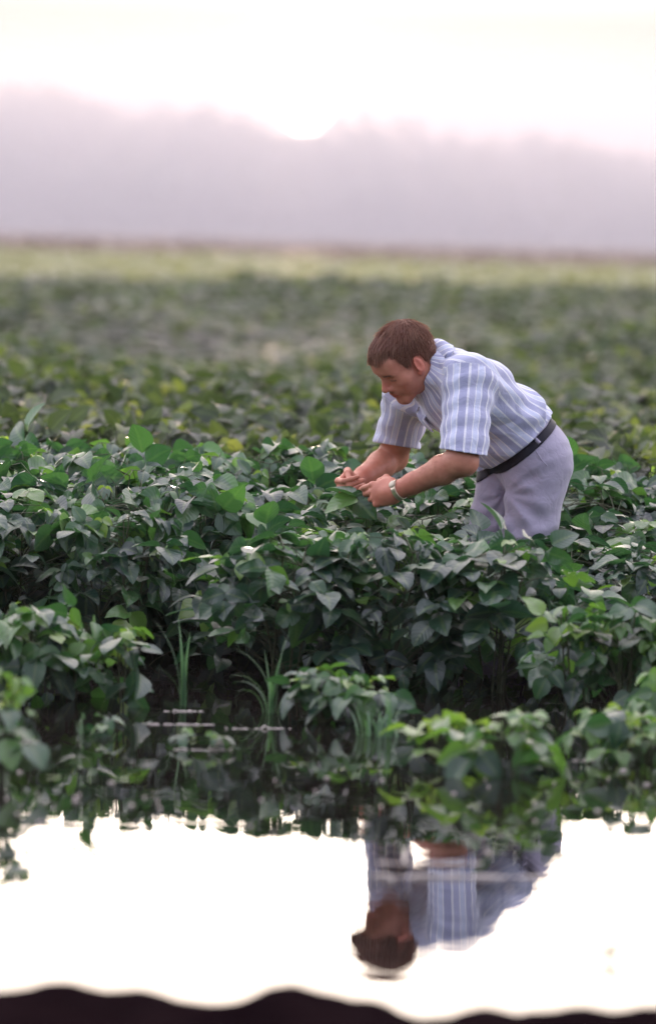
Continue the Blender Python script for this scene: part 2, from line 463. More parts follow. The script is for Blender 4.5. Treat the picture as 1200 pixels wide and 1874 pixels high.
def soy_plant(seed, h=0.45, rad=0.24, n=56, leaf=0.085, fine=True, low=0.06, stem_to=-0.30, young=0.10, split=True, nst=4, bright=0.0, tvar=0.17):
    """a bushy soybean plant: branching stems and trifoliate leaves over a dome"""
    rg = np.random.default_rng(seed)
    st, fo = MB(), MB()
    tops = []
    for k in range(nst):
        a = rg.uniform(0, 6.28); rr = rad * rg.uniform(0.1, 0.55)
        base = np.array((rg.normal(0, 0.02), rg.normal(0, 0.02), stem_to))
        top = np.array((math.cos(a) * rr, math.sin(a) * rr, h * rg.uniform(0.75, 0.98)))
        mid = base * 0.5 + top * 0.5 + np.array((-math.cos(a), -math.sin(a), 0)) * rr * 0.25
        tt = np.linspace(0, 1, 7)[:, None]
        pts = (1 - tt) ** 2 * base + 2 * tt * (1 - tt) * mid + tt ** 2 * top
        st.tube(pts, np.linspace(0.0045, 0.002, 7), 5)
        tops.append(pts)
    # leaf stations on a dome
    u = (np.arange(n) + rg.uniform(0, 1, n)) / n
    hz = low + (h - low) * np.sqrt(u) * rg.uniform(0.88, 1.04, n)
    fr = np.clip((hz - low) / (h - low), 0, 1)
    env = np.sqrt(np.clip(1 - (fr * 0.96) ** 2.6, 0.02, 1))
    az = rg.uniform(0, 2 * math.pi, n)
    rr = rad * env * np.sqrt(rg.uniform(0.25, 1.0, n)) * rg.uniform(0.9, 1.18, n)
    P = np.stack([np.cos(az) * rr, np.sin(az) * rr, hz], -1)
    O = np.stack([np.cos(az), np.sin(az), np.zeros(n)], -1)
    flat = rg.uniform(0, 1, n) < .42
    pitch = np.where(flat, rg.normal(0.03, 0.13, n), rg.normal(-0.30, 0.5, n) - 0.45 * (1 - fr))
    wob = np.where(flat, .16, .42)[:, None]
    Dm = O * np.cos(pitch)[:, None] + np.array((0, 0, 1.0)) * np.sin(pitch)[:, None] + rg.normal(0, 0.28, (n, 3)) * np.array((1, 1, .3))
    Dm /= np.linalg.norm(Dm, axis=1)[:, None]
    Nm = np.array((0, 0, 1.0)) + O * 0.35 * (wob / .42) + rg.normal(0, 1, (n, 3)) * wob
    Nm -= Dm * np.sum(Nm * Dm, 1)[:, None]; Nm /= np.linalg.norm(Nm, axis=1)[:, None]
    size = leaf * rg.uniform(0.55, 1.22, n)
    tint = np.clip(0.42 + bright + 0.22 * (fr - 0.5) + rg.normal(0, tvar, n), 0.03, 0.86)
    yng = (rg.uniform(0, 1, n) < young) & (fr > 0.6)
    tint[yng] = rg.uniform(0.82, 1.0, yng.sum()); size[yng] *= 0.62
    # petioles
    for i in range(n):
        pts = tops[rg.integers(nst)]
        q = pts[np.argmin(np.abs(pts[:, 2] - (P[i, 2] - rg.uniform(0.04, 0.10))))]
        m = (q + P[i]) / 2 + np.array((0, 0, 0.02))
        st.tube(np.array([q, m, P[i]]), [0.0016, 0.0014, 0.0012], 3, 0.6)
    ang = rg.uniform(1.15, 1.6, n)
    for sgn in (0, 1, -1):
        if sgn == 0:
            D_, P_ = Dm, P + Dm * (size * 0.34)[:, None]
            sz = size * 1.05
        else:
            D_ = rot_about(Dm, Nm, sgn * ang); P_ = P; sz = size * rg.uniform(0.85, 1.0, n)
        D_ = D_ + np.array((0, 0, -1.0)) * (rg.uniform(0.0, 0.75, n) * rg.uniform(0, 1, n))[:, None] * (wob / .42) + rg.normal(0, 0.08, (n, 3))
        N_ = Nm + rg.normal(0, .8, (n, 3)) * wob
        add_leaves(fo, P_, D_, N_, sz, np.clip(tint + rg.normal(0, 0.07, n), 0, 1), fine, rg, aspect=rg.uniform(0.62, 0.82))
    if split:
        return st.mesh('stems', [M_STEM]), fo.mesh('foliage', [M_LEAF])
    mb = MB()
    for V, F, T, U in zip(st.V, st.F, st.T, st.U): pass
    fo2 = fo
    off = fo2.n
    for V, F, T, U, Mi in zip(st.V, st.F, st.T, st.U, st.M):
        fo2.V.append(V); fo2.F.append(F + off); fo2.T.append(T); fo2.U.append(U + 0.5); fo2.M.append(Mi + 1)
    fo2.n += st.n
    return fo2.mesh('soybean_plant', [M_CROP, M_STEM])

def plant(meshes, loc, rz, sc, label, group=None, cat='plant', name='soybean_plant'):
    e = bpy.data.objects.new(name, None)
    e.empty_display_size = 0.1
    COL.objects.link(e)
    e.location = loc; e.rotation_euler = (0, 0, rz)
    e.scale = sc if hasattr(sc, '__len__') else (sc, sc, sc)
    tag(e, label, cat, group)
    link('stems', meshes[0], e); link('foliage', meshes[1], e)
    return e

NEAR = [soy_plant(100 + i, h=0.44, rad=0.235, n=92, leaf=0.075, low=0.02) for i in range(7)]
FARM = [soy_plant(200 + i, h=0.46, rad=0.26, n=44, leaf=0.095, fine=False, low=0.05, stem_to=-0.05, split=False, nst=3, young=.05, tvar=.24) for i in range(5)]

# crop height at a place in the field (over the water level)
def crop_h(x, d):
    h = np.interp(d, [13.5, 13.8, 14.2, 14.7, 15.05, 15.6, 16.4, 19.0, 30.0], [0.415, 0.41, 0.365, 0.345, 0.37, 0.45, 0.52, 0.52, 0.50])
    left = np.interp(d, [13.6, 14.2, 14.66, 15.1, 15.6, 16.4, 19.0, 30.0], [0.41, 0.435, 0.465, 0.49, 0.51, 0.53, 0.52, 0.50])
    h = h + (left - h) * float(sstep(-0.06, -0.28, x))
    h = h + 0.03 * (d < 14.0) * (0.0 < x < 0.42) + 0.05 * (vnoise(np.array([x * 1.0]), np.array([d * 1.0]), 0.8, 21)[0] - 0.5)
    return h

LEGS = [(0.585, 15.0), (0.48, 15.17)]
spots = []
rows = []
d = 13.78
rowlist = [13.66, 14.20, 14.66, 15.12, 15.56, 15.98, 16.36]
dd = 17.35
while dd < 22.0:
    rowlist += [dd, dd + 0.42]; dd += 1.12 + 0.25 * rng.random()
for rd in rowlist:
    half = 0.0655 * rd + 0.30
    for x in np.arange(-half - 0.9, half + 0.9, 0.255):
        X = x + rng.normal(0, 0.035); Y = rd + rng.normal(0, 0.05)
        if rd < 14.0 and not (-0.20 < X < 0.50): continue
        if 14.0 <= rd < 14.5 and not (-0.34 < X < 0.62 or X < -0.55 or X > 0.75): continue
        if any((X - lx) ** 2 + (Y - ly) ** 2 < 0.17 ** 2 for lx, ly in LEGS): continue
        inside = abs(X) < 0.0655 * Y + 0.20
        spots.append((X, Y, crop_h(X, Y), inside))

n_ind = 0
stuffpts = []      # x, y, z, rot, scale xy, scale z, index
for X, Y, h, inside in spots:
    if not inside or n_ind >= 270:
        stuffpts.append((X, Y, 0, rng.uniform(0, 6.28), 1.0 + 0.1 * rng.random(), h / 0.46, rng.integers(5)))
        continue
    n_ind += 1
    rz = rng.uniform(0, 6.28); s = rng.uniform(0.95, 1.12)
    if Y < 14.55 and X > -0.36:
        lab, grp = 'dense green soybean plant in the mound at the water\'s edge below the man', 'soybean plants of the front mound'
    elif Y < 16.7 and X < -0.05:
        lab, grp = 'dark leafy soybean plant in the tall bank of crop left of the man\'s hands', 'soybean plants left of the man'
    elif Y < 16.7:
        lab, grp = 'soybean plant growing around and just behind the man\'s legs and arms', 'soybean plants around the man'
    else:
        lab, grp = 'softly blurred soybean plant in the rows beyond the man', 'soybean plants in the rows beyond the man'
    if Y < 16.7:
        plant(NEAR[rng.integers(len(NEAR))], (X, Y, 0), rz, (s, s, h / 0.44), lab, grp)
    else:
        o = link('soybean_plant', FARM[rng.integers(5)], None, (X, Y, 0), rz, (s, s, h / 0.46))
        tag(o, lab, 'plant', grp)

# the rest of the crop out to the wood
def fill(d0, d1, step, sxy, seed):
    rg = np.random.default_rng(seed)
    d = d0
    while d < d1:
        half = 0.135 * d + 1.5
        for x in np.arange(-half, half, step):
            X, Y = x + rg.normal(0, step * 0.2), d + rg.normal(0, step * 0.2)
            big = vnoise(np.array([X]), np.array([Y * 0.5]), 2.2 + d * 0.03, 31)[0]
            hh = (0.43 + 0.42 * (big - 0.45) * (d < 80)) * rg.uniform(0.9, 1.06)
            hh *= 1 - 0.72 * math.exp(-((Y - 46 - 2.5 * math.sin(X * .7)) / 5.0) ** 2) * float(sstep(1.0, -1.5, X))
            if d < 80 and vnoise(np.array([X]), np.array([Y]), 0.55 + d * 0.008, 77)[0] < 0.15: continue
            stuffpts.append((X, Y, float(rise(np.float64(Y))), rg.uniform(0, 6.28), sxy * rg.uniform(0.9, 1.15), hh / 0.46, rg.integers(5)))
        d += step * (1.25 if rg.random() < 0.7 else 2.0)
fill(dd + 0.2, 40, 0.34, 1.1, 1)
fill(40, 80, 0.62, 1.9, 2)
fill(80, 150, 1.25, 3.4, 3)
fill(150, 300, 2.4, 6.5, 4)
print("individual plants", n_ind, "crop points", len(stuffpts))

def instanced(name, pts, sources, label, kind='stuff', mat=None):
    """one object whose geometry nodes put source meshes on its points"""
    pts = np.asarray(pts, float)
    me = bpy.data.meshes.new(name)
    me.vertices.add(len(pts)); me.vertices.foreach_set('co', pts[:, :3].astype(np.float32).ravel())
    a = me.attributes.new('rz', 'FLOAT_VECTOR', 'POINT')
    a.data.foreach_set('vector', np.stack([pts[:, 3] * 0, pts[:, 3] * 0, pts[:, 3]], -1).astype(np.float32).ravel())
    a = me.attributes.new('sc', 'FLOAT_VECTOR', 'POINT')
    a.data.foreach_set('vector', np.stack([pts[:, 4], pts[:, 4], pts[:, 5]], -1).astype(np.float32).ravel())
    a = me.attributes.new('ix', 'INT', 'POINT'); a.data.foreach_set('value', pts[:, 6].astype(np.int32))
    o = link(name, me)
    ng = bpy.data.node_groups.new(name, 'GeometryNodeTree')
    ng.interface.new_socket('Geometry', in_out='INPUT', socket_type='NodeSocketGeometry')
    ng.interface.new_socket('Geometry', in_out='OUTPUT', socket_type='NodeSocketGeometry')
    gi, go = ng.nodes.new('NodeGroupInput'), ng.nodes.new('NodeGroupOutput')
    iop = ng.nodes.new('GeometryNodeInstanceOnPoints')
    join = ng.nodes.new('GeometryNodeJoinGeometry')
    for s in sources[::-1]:
        oi = ng.nodes.new('GeometryNodeObjectInfo'); oi.inputs['Object'].default_value = s
        oi.inputs['As Instance'].default_value = True
        ng.links.new(oi.outputs['Geometry'], join.inputs[0])
    def attr(nm, typ):
        n = ng.nodes.new('GeometryNodeInputNamedAttribute'); n.data_type = typ; n.inputs[0].default_value = nm
        return n.outputs[0]
    ng.links.new(gi.outputs[0], iop.inputs['Points'])
    ng.links.new(join.outputs[0], iop.inputs['Instance'])
    iop.inputs['Pick Instance'].default_value = True
    ng.links.new(attr('ix', 'INT'), iop.inputs['Instance Index'])
    e2r = ng.nodes.new('FunctionNodeEulerToRotation')
    ng.links.new(attr('rz', 'FLOAT_VECTOR'), e2r.inputs[0]); ng.links.new(e2r.outputs[0], iop.inputs['Rotation'])
    ng.links.new(attr('sc', 'FLOAT_VECTOR'), iop.inputs['Scale'])
    if mat is None: ng.links.new(iop.outputs[0], go.inputs[0])
    else:
        sm = ng.nodes.new('GeometryNodeSetMaterial'); sm.inputs['Material'].default_value = mat
        ng.links.new(iop.outputs[0], sm.inputs[0]); ng.links.new(sm.outputs[0], go.inputs[0])
    md = o.modifiers.new('scatter', 'NODES'); md.node_group = ng
    tag(o, label, None, None, kind)
    return o

_src = []
for i in range(5):
    _src.append(next(o for o in COL.objects if o.type == 'MESH' and o.data == FARM[i]))
_near = [p for p in stuffpts if p[1] < 84]; _far = [p for p in stuffpts if 84 <= p[1] < 150]; _brown = [p for p in stuffpts if p[1] >= 150]
instanced('pale_crop', _far, _src, 'paler level crop in the far part of the field before the wood', mat=M_PALE)
instanced('brown_stubble', _brown, _src, 'brownish strip of the field at the foot of the far wood', mat=M_BROWN)
instanced('soybean_crop', _near, _src, 'soybean crop stretching away behind the man to the far wood')

# ------------------------------------------------------------------ the far wood in the haze
def wood():
    rg = np.random.default_rng(5)
    TL = np.array([(-1600, 120), (-900, 150), (-300, 150), (0, 168), (60, 174), (110, 180), (160, 186), (200, 203), (245, 214), (300, 212), (350, 210), (400, 222), (445, 234),
                   (490, 246), (540, 252), (600, 248), (650, 243), (690, 242), (740, 246), (800, 258), (855, 268), (925, 270), (980, 262),
                   (1030, 270), (1080, 280), (1135, 286), (1200, 292), (1600, 300), (2600, 290)], float)
    D = 300.0
    mb = MB()
    for row, (dy, sc) in enumerate([(0, 1.0), (-6, 0.86), (-11, 0.62), (8, 0.97)]):
        x = -92.0
        while x < 92:
            d = D + dy + rg.normal(0, 1.2)
            px = 600 + FPX * (x / d + 0.0744 * math.sin(ROLL))
            py = np.interp(px, TL[:, 0], TL[:, 1])
            top = (at(px, py, d)[2] * 1.08 + 0.15) * sc * rg.uniform(0.95, 1.02)
            w = rg.uniform(1.5, 2.6)
            n = int(230)
            # crown as scattered leaf clumps in an uneven ovoid
            v = rg.normal(0, 1, (n, 3)); v /= np.linalg.norm(v, axis=1)[:, None]
            r = rg.uniform(0.45, 1.0, n) ** 0.5
            lump = 1 + 0.22 * np.sin(v[:, 0] * 4 + x) * np.cos(v[:, 2] * 5 + row)
            ch = top * 0.52
            C = np.array((x, d, top - ch)) + v * (r * lump)[:, None] * np.array((w, w, ch))
            C[:, 2] = np.clip(C[:, 2], 0.1, None)
            Dd = rg.normal(0, 1, (n, 3)); Nn = v + rg.normal(0, 0.5, (n, 3)) + np.array((0, 0, .5))
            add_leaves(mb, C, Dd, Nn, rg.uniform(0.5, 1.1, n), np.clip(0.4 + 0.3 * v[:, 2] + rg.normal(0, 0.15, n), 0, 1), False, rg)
            mb.tube([(x, d, -0.1), (x + rg.normal(0, .1), d, top * 0.35), (x + rg.normal(0, .3), d, top * 0.7)], [0.18, 0.14, 0.05], 5, 0.2, 1)
            x += w * rg.uniform(0.75, 1.1)
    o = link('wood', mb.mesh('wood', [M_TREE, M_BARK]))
    tag(o, 'far wood of hazy trees along the edge of the field', None, None, 'stuff')
wood()

# ------------------------------------------------------------------ morning haze
def haze():
    m, nt, out = nodes("haze_air")
    v = N(nt, 'ShaderNodeVolumePrincipled')
    v.inputs['Color'].default_value = (0.97, 0.93, 0.97, 1)
    v.inputs['Density'].default_value = 0.0003
    v.inputs['Anisotropy'].default_value = 0.0
    nt.links.new(v.outputs[0], out.inputs['Volume'])
    import bmesh
    bm = bmesh.new(); bmesh.ops.create_cube(bm, size=1.0)
    me = bpy.data.meshes.new('haze'); bm.to_mesh(me); bm.free(); me.materials.append(m)
    o = link('haze', me, None, (0, (BOX_Y0 + BOX_Y1) / 2, (BOX_TOP - 1.4) / 2), 0, (2 * BOX_X, BOX_Y1 - BOX_Y0, BOX_TOP + 1.4))
    tag(o, 'pale morning haze over the field', None, None, 'stuff')
haze()

def mist():
    m, nt, out = nodes("mist_air")
    v = N(nt, 'ShaderNodeVolumePrincipled')
    v.inputs['Color'].default_value = (0.955, 0.925, 0.945, 1)
    v.inputs['Density'].default_value = 0.0122
    v.inputs['Anisotropy'].default_value = 0.0
    nt.links.new(v.outputs[0], out.inputs['Volume'])
    import bmesh
    bm = bmesh.new(); bmesh.ops.create_cube(bm, size=1.0)
    me = bpy.data.meshes.new('mist'); bm.to_mesh(me); bm.free(); me.materials.append(m)
    o = link('mist', me, None, (0, 250, 4.1), 0, (330, 130, 9.4))
    tag(o, 'low bank of pale mist lying before the far wood', None, None, 'stuff')
mist()

# ------------------------------------------------------------------ the man: smooth implicit surfaces meshed by surface nets
def nrm(v): v = np.asarray(v, float); return v / (np.linalg.norm(v) + 1e-12)
def MP(px, py, dy=0.0): return at(px, py, MAN_D + dy)

class Field:
    def __init__(s, lo, hi, h):
        s.lo = np.asarray(lo, float); s.h = h
        s.n = np.ceil((np.asarray(hi) - s.lo) / h).astype(int) + 1
        s.d = np.full(s.n, 0.05, np.float32)
    def block(s, lo, hi):
        a = np.clip(np.floor((lo - s.lo) / s.h).astype(int), 0, s.n)
        b = np.clip(np.ceil((hi - s.lo) / s.h).astype(int) + 1, 0, s.n)
        ax = [(s.lo[i] + s.h * np.arange(a[i], b[i])).astype(np.float32) for i in range(3)]
        return (slice(a[0], b[0]), slice(a[1], b[1]), slice(a[2], b[2])), ax[0][:, None, None], ax[1][None, :, None], ax[2][None, None, :]
    def op(s, prim, k=0.0, mode='add'):
        fn, lo, hi = prim
        pad = k + 3 * s.h
        sl, x, y, z = s.block(lo - pad, hi + pad)
        a = s.d[sl]
        if a.size == 0: return
        b = fn(x, y, z).astype(np.float32)
        if mode == 'add':
            if k > 0:
                t = np.clip(0.5 + 0.5 * (a - b) / k, 0, 1)
                s.d[sl] = a * (1 - t) + b * t - k * t * (1 - t)
            else: s.d[sl] = np.minimum(a, b)
        else:
            b = -b
            if k > 0:
                t = np.clip(0.5 - 0.5 * (a - b) / k, 0, 1)
                s.d[sl] = a * (1 - t) + b * t + k * t * (1 - t)
            else: s.d[sl] = np.maximum(a, b)
    def add(s, prim, k=0.0): s.op(prim, k, 'add')
    def sub(s, prim, k=0.0): s.op(prim, k, 'sub')
    def coords(s):
        return [(s.lo[i] + s.h * np.arange(s.n[i])).astype(np.float32) for i in range(3)]
    def cut(s, p, n):
        """keep the side of the plane the normal points away from"""
        x, y, z = s.coords()
        v = (x - p[0])[:, None, None] * n[0] + (y - p[1])[None, :, None] * n[1] + (z - p[2])[None, None, :] * n[2]
        s.d = np.maximum(s.d, v.astype(np.float32))
    def displace(s, fn):
        x, y, z = s.coords()
        s.d += fn(x[:, None, None], y[None, :, None], z[None, None, :]).astype(np.float32)
    def nets(s, smooth=1):
        d = s.d; sg = d < 0
        act = np.zeros(s.n - 1, bool); al = np.ones(s.n - 1, bool)
        for i in (0, 1):
            for j in (0, 1):
                for k in (0, 1):
                    c = sg[i:i + s.n[0] - 1, j:j + s.n[1] - 1, k:k + s.n[2] - 1]
                    act |= c; al &= c
        act &= ~al
        cells = np.argwhere(act)
        idx = np.full(s.n - 1, -1, np.int32); idx[act] = np.arange(len(cells))
        cor = np.array([(i, j, k) for i in (0, 1) for j in (0, 1) for k in (0, 1)])
        val = np.stack([d[tuple((cells + c).T)] for c in cor], 1)
        acc = np.zeros((len(cells), 3)); cnt = np.zeros(len(cells))
        for a in range(8):
            for b in range(a + 1, 8):
                if np.abs(cor[a] - cor[b]).sum() != 1: continue
                m = (val[:, a] < 0) != (val[:, b] < 0)
                t = val[m, a] / (val[m, a] - val[m, b])
                acc[m] += cor[a] + t[:, None] * (cor[b] - cor[a]); cnt[m] += 1
        V = s.lo + s.h * (cells + acc / cnt[:, None])
        Fs = []
        for ax in range(3):
            o1, o2 = [(1, 2), (2, 0), (0, 1)][ax]
            A = [slice(None)] * 3; B = [slice(None)] * 3
            A[ax] = slice(0, -1); B[ax] = slice(1, None)
            ch = sg[tuple(A)] != sg[tuple(B)]
            e = np.argwhere(ch)
            ok = (e[:, o1] > 0) & (e[:, o2] > 0) & (e[:, o1] < s.n[o1] - 1) & (e[:, o2] < s.n[o2] - 1)
            e = e[ok]
            u1 = np.zeros(3, int); u1[o1] = 1; u2 = np.zeros(3, int); u2[o2] = 1
            q = [idx[tuple((e - w).T)] for w in (0 * u1, u1, u1 + u2, u2)]
            q = np.stack(q, 1)
            fl = sg[tuple(e.T)]
            q[~fl] = q[~fl][:, ::-1]
            Fs.append(q)
        F = np.concatenate(Fs)
        for _ in range(smooth):
            S = np.zeros_like(V); c = np.zeros(len(V))
            for i in range(4):
                a, b = F[:, i], F[:, (i + 1) % 4]
                for k in range(3):
                    S[:, k] += np.bincount(a, V[b, k], len(V)) + np.bincount(b, V[a, k], len(V))
                c += np.bincount(a, minlength=len(V)) + np.bincount(b, minlength=len(V))
            V = V * 0.5 + 0.5 * S / np.maximum(c, 1)[:, None]
        return V, F

def cone(a, b, ra, rb):
    a, b = np.asarray(a, float), np.asarray(b, float); ba = b - a; L2 = ba @ ba + 1e-12
    def fn(x, y, z):
        t = np.clip(((x - a[0]) * ba[0] + (y - a[1]) * ba[1] + (z - a[2]) * ba[2]) / L2, 0, 1)
        return np.sqrt((x - a[0] - t * ba[0]) ** 2 + (y - a[1] - t * ba[1]) ** 2 + (z - a[2] - t * ba[2]) ** 2) - (ra + (rb - ra) * t)
    r = max(ra, rb)
    return fn, np.minimum(a, b) - r, np.maximum(a, b) + r

def ell(c, M, r):
    """ellipsoid: centre, rows of M are its axes, radii r"""
    c, M, r = np.asarray(c, float), np.asarray(M, float), np.asarray(r, float)
    def fn(x, y, z):
        X, Y, Z = x - c[0], y - c[1], z - c[2]
        q = [(X * M[i, 0] + Y * M[i, 1] + Z * M[i, 2]) / r[i] for i in range(3)]
        k0 = np.sqrt(q[0] ** 2 + q[1] ** 2 + q[2] ** 2) + 1e-6
        k1 = np.sqrt((q[0] / r[0]) ** 2 + (q[1] / r[1]) ** 2 + (q[2] / r[2]) ** 2) + 1e-6
        return k0 * (k0 - 1) / k1
    e = np.abs(M.T * r).sum(1)
    return fn, c - e, c + e

def econe(a, b, ra, rb, ax, sc):
    """capsule cone stretched sc times along direction ax"""
    a, b, ax = np.asarray(a, float), np.asarray(b, float), nrm(ax)
    q = 1.0 / sc - 1.0
    def w(p): return p + ax * (p @ ax) * q
    A, B = w(a), w(b); ba = B - A; L2 = ba @ ba + 1e-12
    def fn(x, y, z):
        s = (x * ax[0] + y * ax[1] + z * ax[2]) * q
        X, Y, Z = x + s * ax[0] - A[0], y + s * ax[1] - A[1], z + s * ax[2] - A[2]
        t = np.clip((X * ba[0] + Y * ba[1] + Z * ba[2]) / L2, 0, 1)
        return np.sqrt((X - t * ba[0]) ** 2 + (Y - t * ba[1]) ** 2 + (Z - t * ba[2]) ** 2) - (ra + (rb - ra) * t)
    r = max(ra, rb) * max(sc, 1)
    return fn, np.minimum(a, b) - r, np.maximum(a, b) + r

# ---- joints, placed from the photograph
PEL = MP(966, 832, .06); WST = MP(918, 777, .01); CHE = MP(848, 722, -.05); UCH = MP(815, 697, -.07); NKB = MP(798, 682, -.075)
SHL = MP(858, 694, -.21); ELL_ = MP(846, 843, -.335); WRL = MP(724, 899, -.20); TIPL = MP(652, 911, -.105)
SHR = MP(748, 722, .085); ELR = MP(719, 836, .285); WRR = MP(646, 886, .085); TIPR = MP(612, 904, -.035)
HIL = MP(985, 855, -.02); KNL = MP(955, 1118, -.06); ANL = MP(968, 1368, -.02)
HIR = MP(930, 862, .13); KNR = MP(884, 1118, .10); ANR = MP(896, 1368, .14)
THL = MP(968, 975, -.05); THR = MP(897, 975, .10)
LAT = nrm(SHL - SHR)                       # to the man's left
TAX = nrm(UCH - WST)                       # up the torso
LAT = nrm(LAT - TAX * (LAT @ TAX)); VEN = nrm(np.cross(LAT, TAX))
if VEN[2] > 0: VEN = -VEN                  # towards the belly
BELT_P = MP(952, 814, .03); BELT_N = nrm((-.66, -.12, .74))

# head frame
def head_frame(pitch, yaw, roll=0.0):
    p, y = R(pitch), R(yaw)
    f = np.array((-math.cos(p) * math.cos(y), -math.cos(p) * math.sin(y), -math.sin(p)))
    l = np.array((math.sin(y), -math.cos(y), 0.0))
    u = np.cross(f, l)
    r = R(roll)
    l2 = l * math.cos(r) + u * math.sin(r); u2 = np.cross(f, l2)
    return l2, f, u2
HL, HF, HU = head_frame(42, 27, -4)
HM = np.stack([HL, HF, HU]); HO = MP(746, 663, -.115); HS = 0.925
def H(l, f, u): return HO + HS * (l * HL + f * HF + u * HU)
def hell(l, f, u, r, tilt=None):
    M = HM
    if tilt:
        c, s_ = math.cos(tilt), math.sin(tilt)
        M = np.stack([HL, c * HF + s_ * HU, -s_ * HF + c * HU])
    return ell(H(l, f, u), M, np.array(r) * HS)
def hcone(a, b, ra, rb): return cone(H(*a), H(*b), ra * HS, rb * HS)

def build_hand(f, W, tip, palm_to, up=(0, 0, 1.0), size=1.0, side_tilt=0.0, curls=None, thumb=None):
    a = nrm(tip - W); b = np.asarray(up, float); b = nrm(b - a * (a @ b)); c = np.cross(a, b)
    if c @ palm_to < 0: c = -c
    ct, st = math.cos(side_tilt), math.sin(side_tilt)
    b, c = ct * b + st * c, ct * c - st * b
    Q = lambda x, y, z: W + size * (x * a + y * b + z * c)
    # palm
    f.add(econe(Q(.012, .002, 0), Q(.074, .004, .002), .0185 * size, .0165 * size, b, 2.15), .014)
    f.add(cone(Q(.0, 0, 0), Q(.03, 0, 0), .027 * size, .024 * size), .014)
    f.add(ell(Q(.038, .026, .012), np.stack([a, b, c]), np.array((.032, .018, .016)) * size), .010)      # thumb pad
    f.add(ell(Q(.045, -.024, .010), np.stack([a, b, c]), np.array((.034, .013, .014)) * size), .010)
    ks = [(.086, .030), (.090, .010), (.086, -.010), (.078, -.028)]
    ln = [(.043, .026, .021), (.047, .030, .022), (.043, .028, .021), (.034, .021, .019)]
    rd = [.0088, .0090, .0086, .0076]
    for i in range(4):
        p = Q(ks[i][0], ks[i][1], .002); ang = 0.0
        f.add(ell(p + size * c * -.003, np.stack([a, b, c]), np.array((.011, .0095, .010)) * size), .006)
        spread = (1.5 - i) * -0.05
        for j in range(3):
            ang += curls[i][j]
            d_ = nrm(a * math.cos(ang) + c * math.sin(ang) + b * spread)
            q = p + d_ * ln[i][j] * size
            r0 = rd[i] * (1 - .09 * j) * size
            f.add(cone(p, q, r0, r0 * .90), .0035 if j else .007)
            p = q
    t = [Q(*v) for v in thumb]
    rt = [.0135, .0112, .0100, .0082]
    for j in range(3):
        f.add(cone(t[j], t[j + 1], rt[j] * size, rt[j + 1] * size), .004 if j else .010)
    return a, b, c

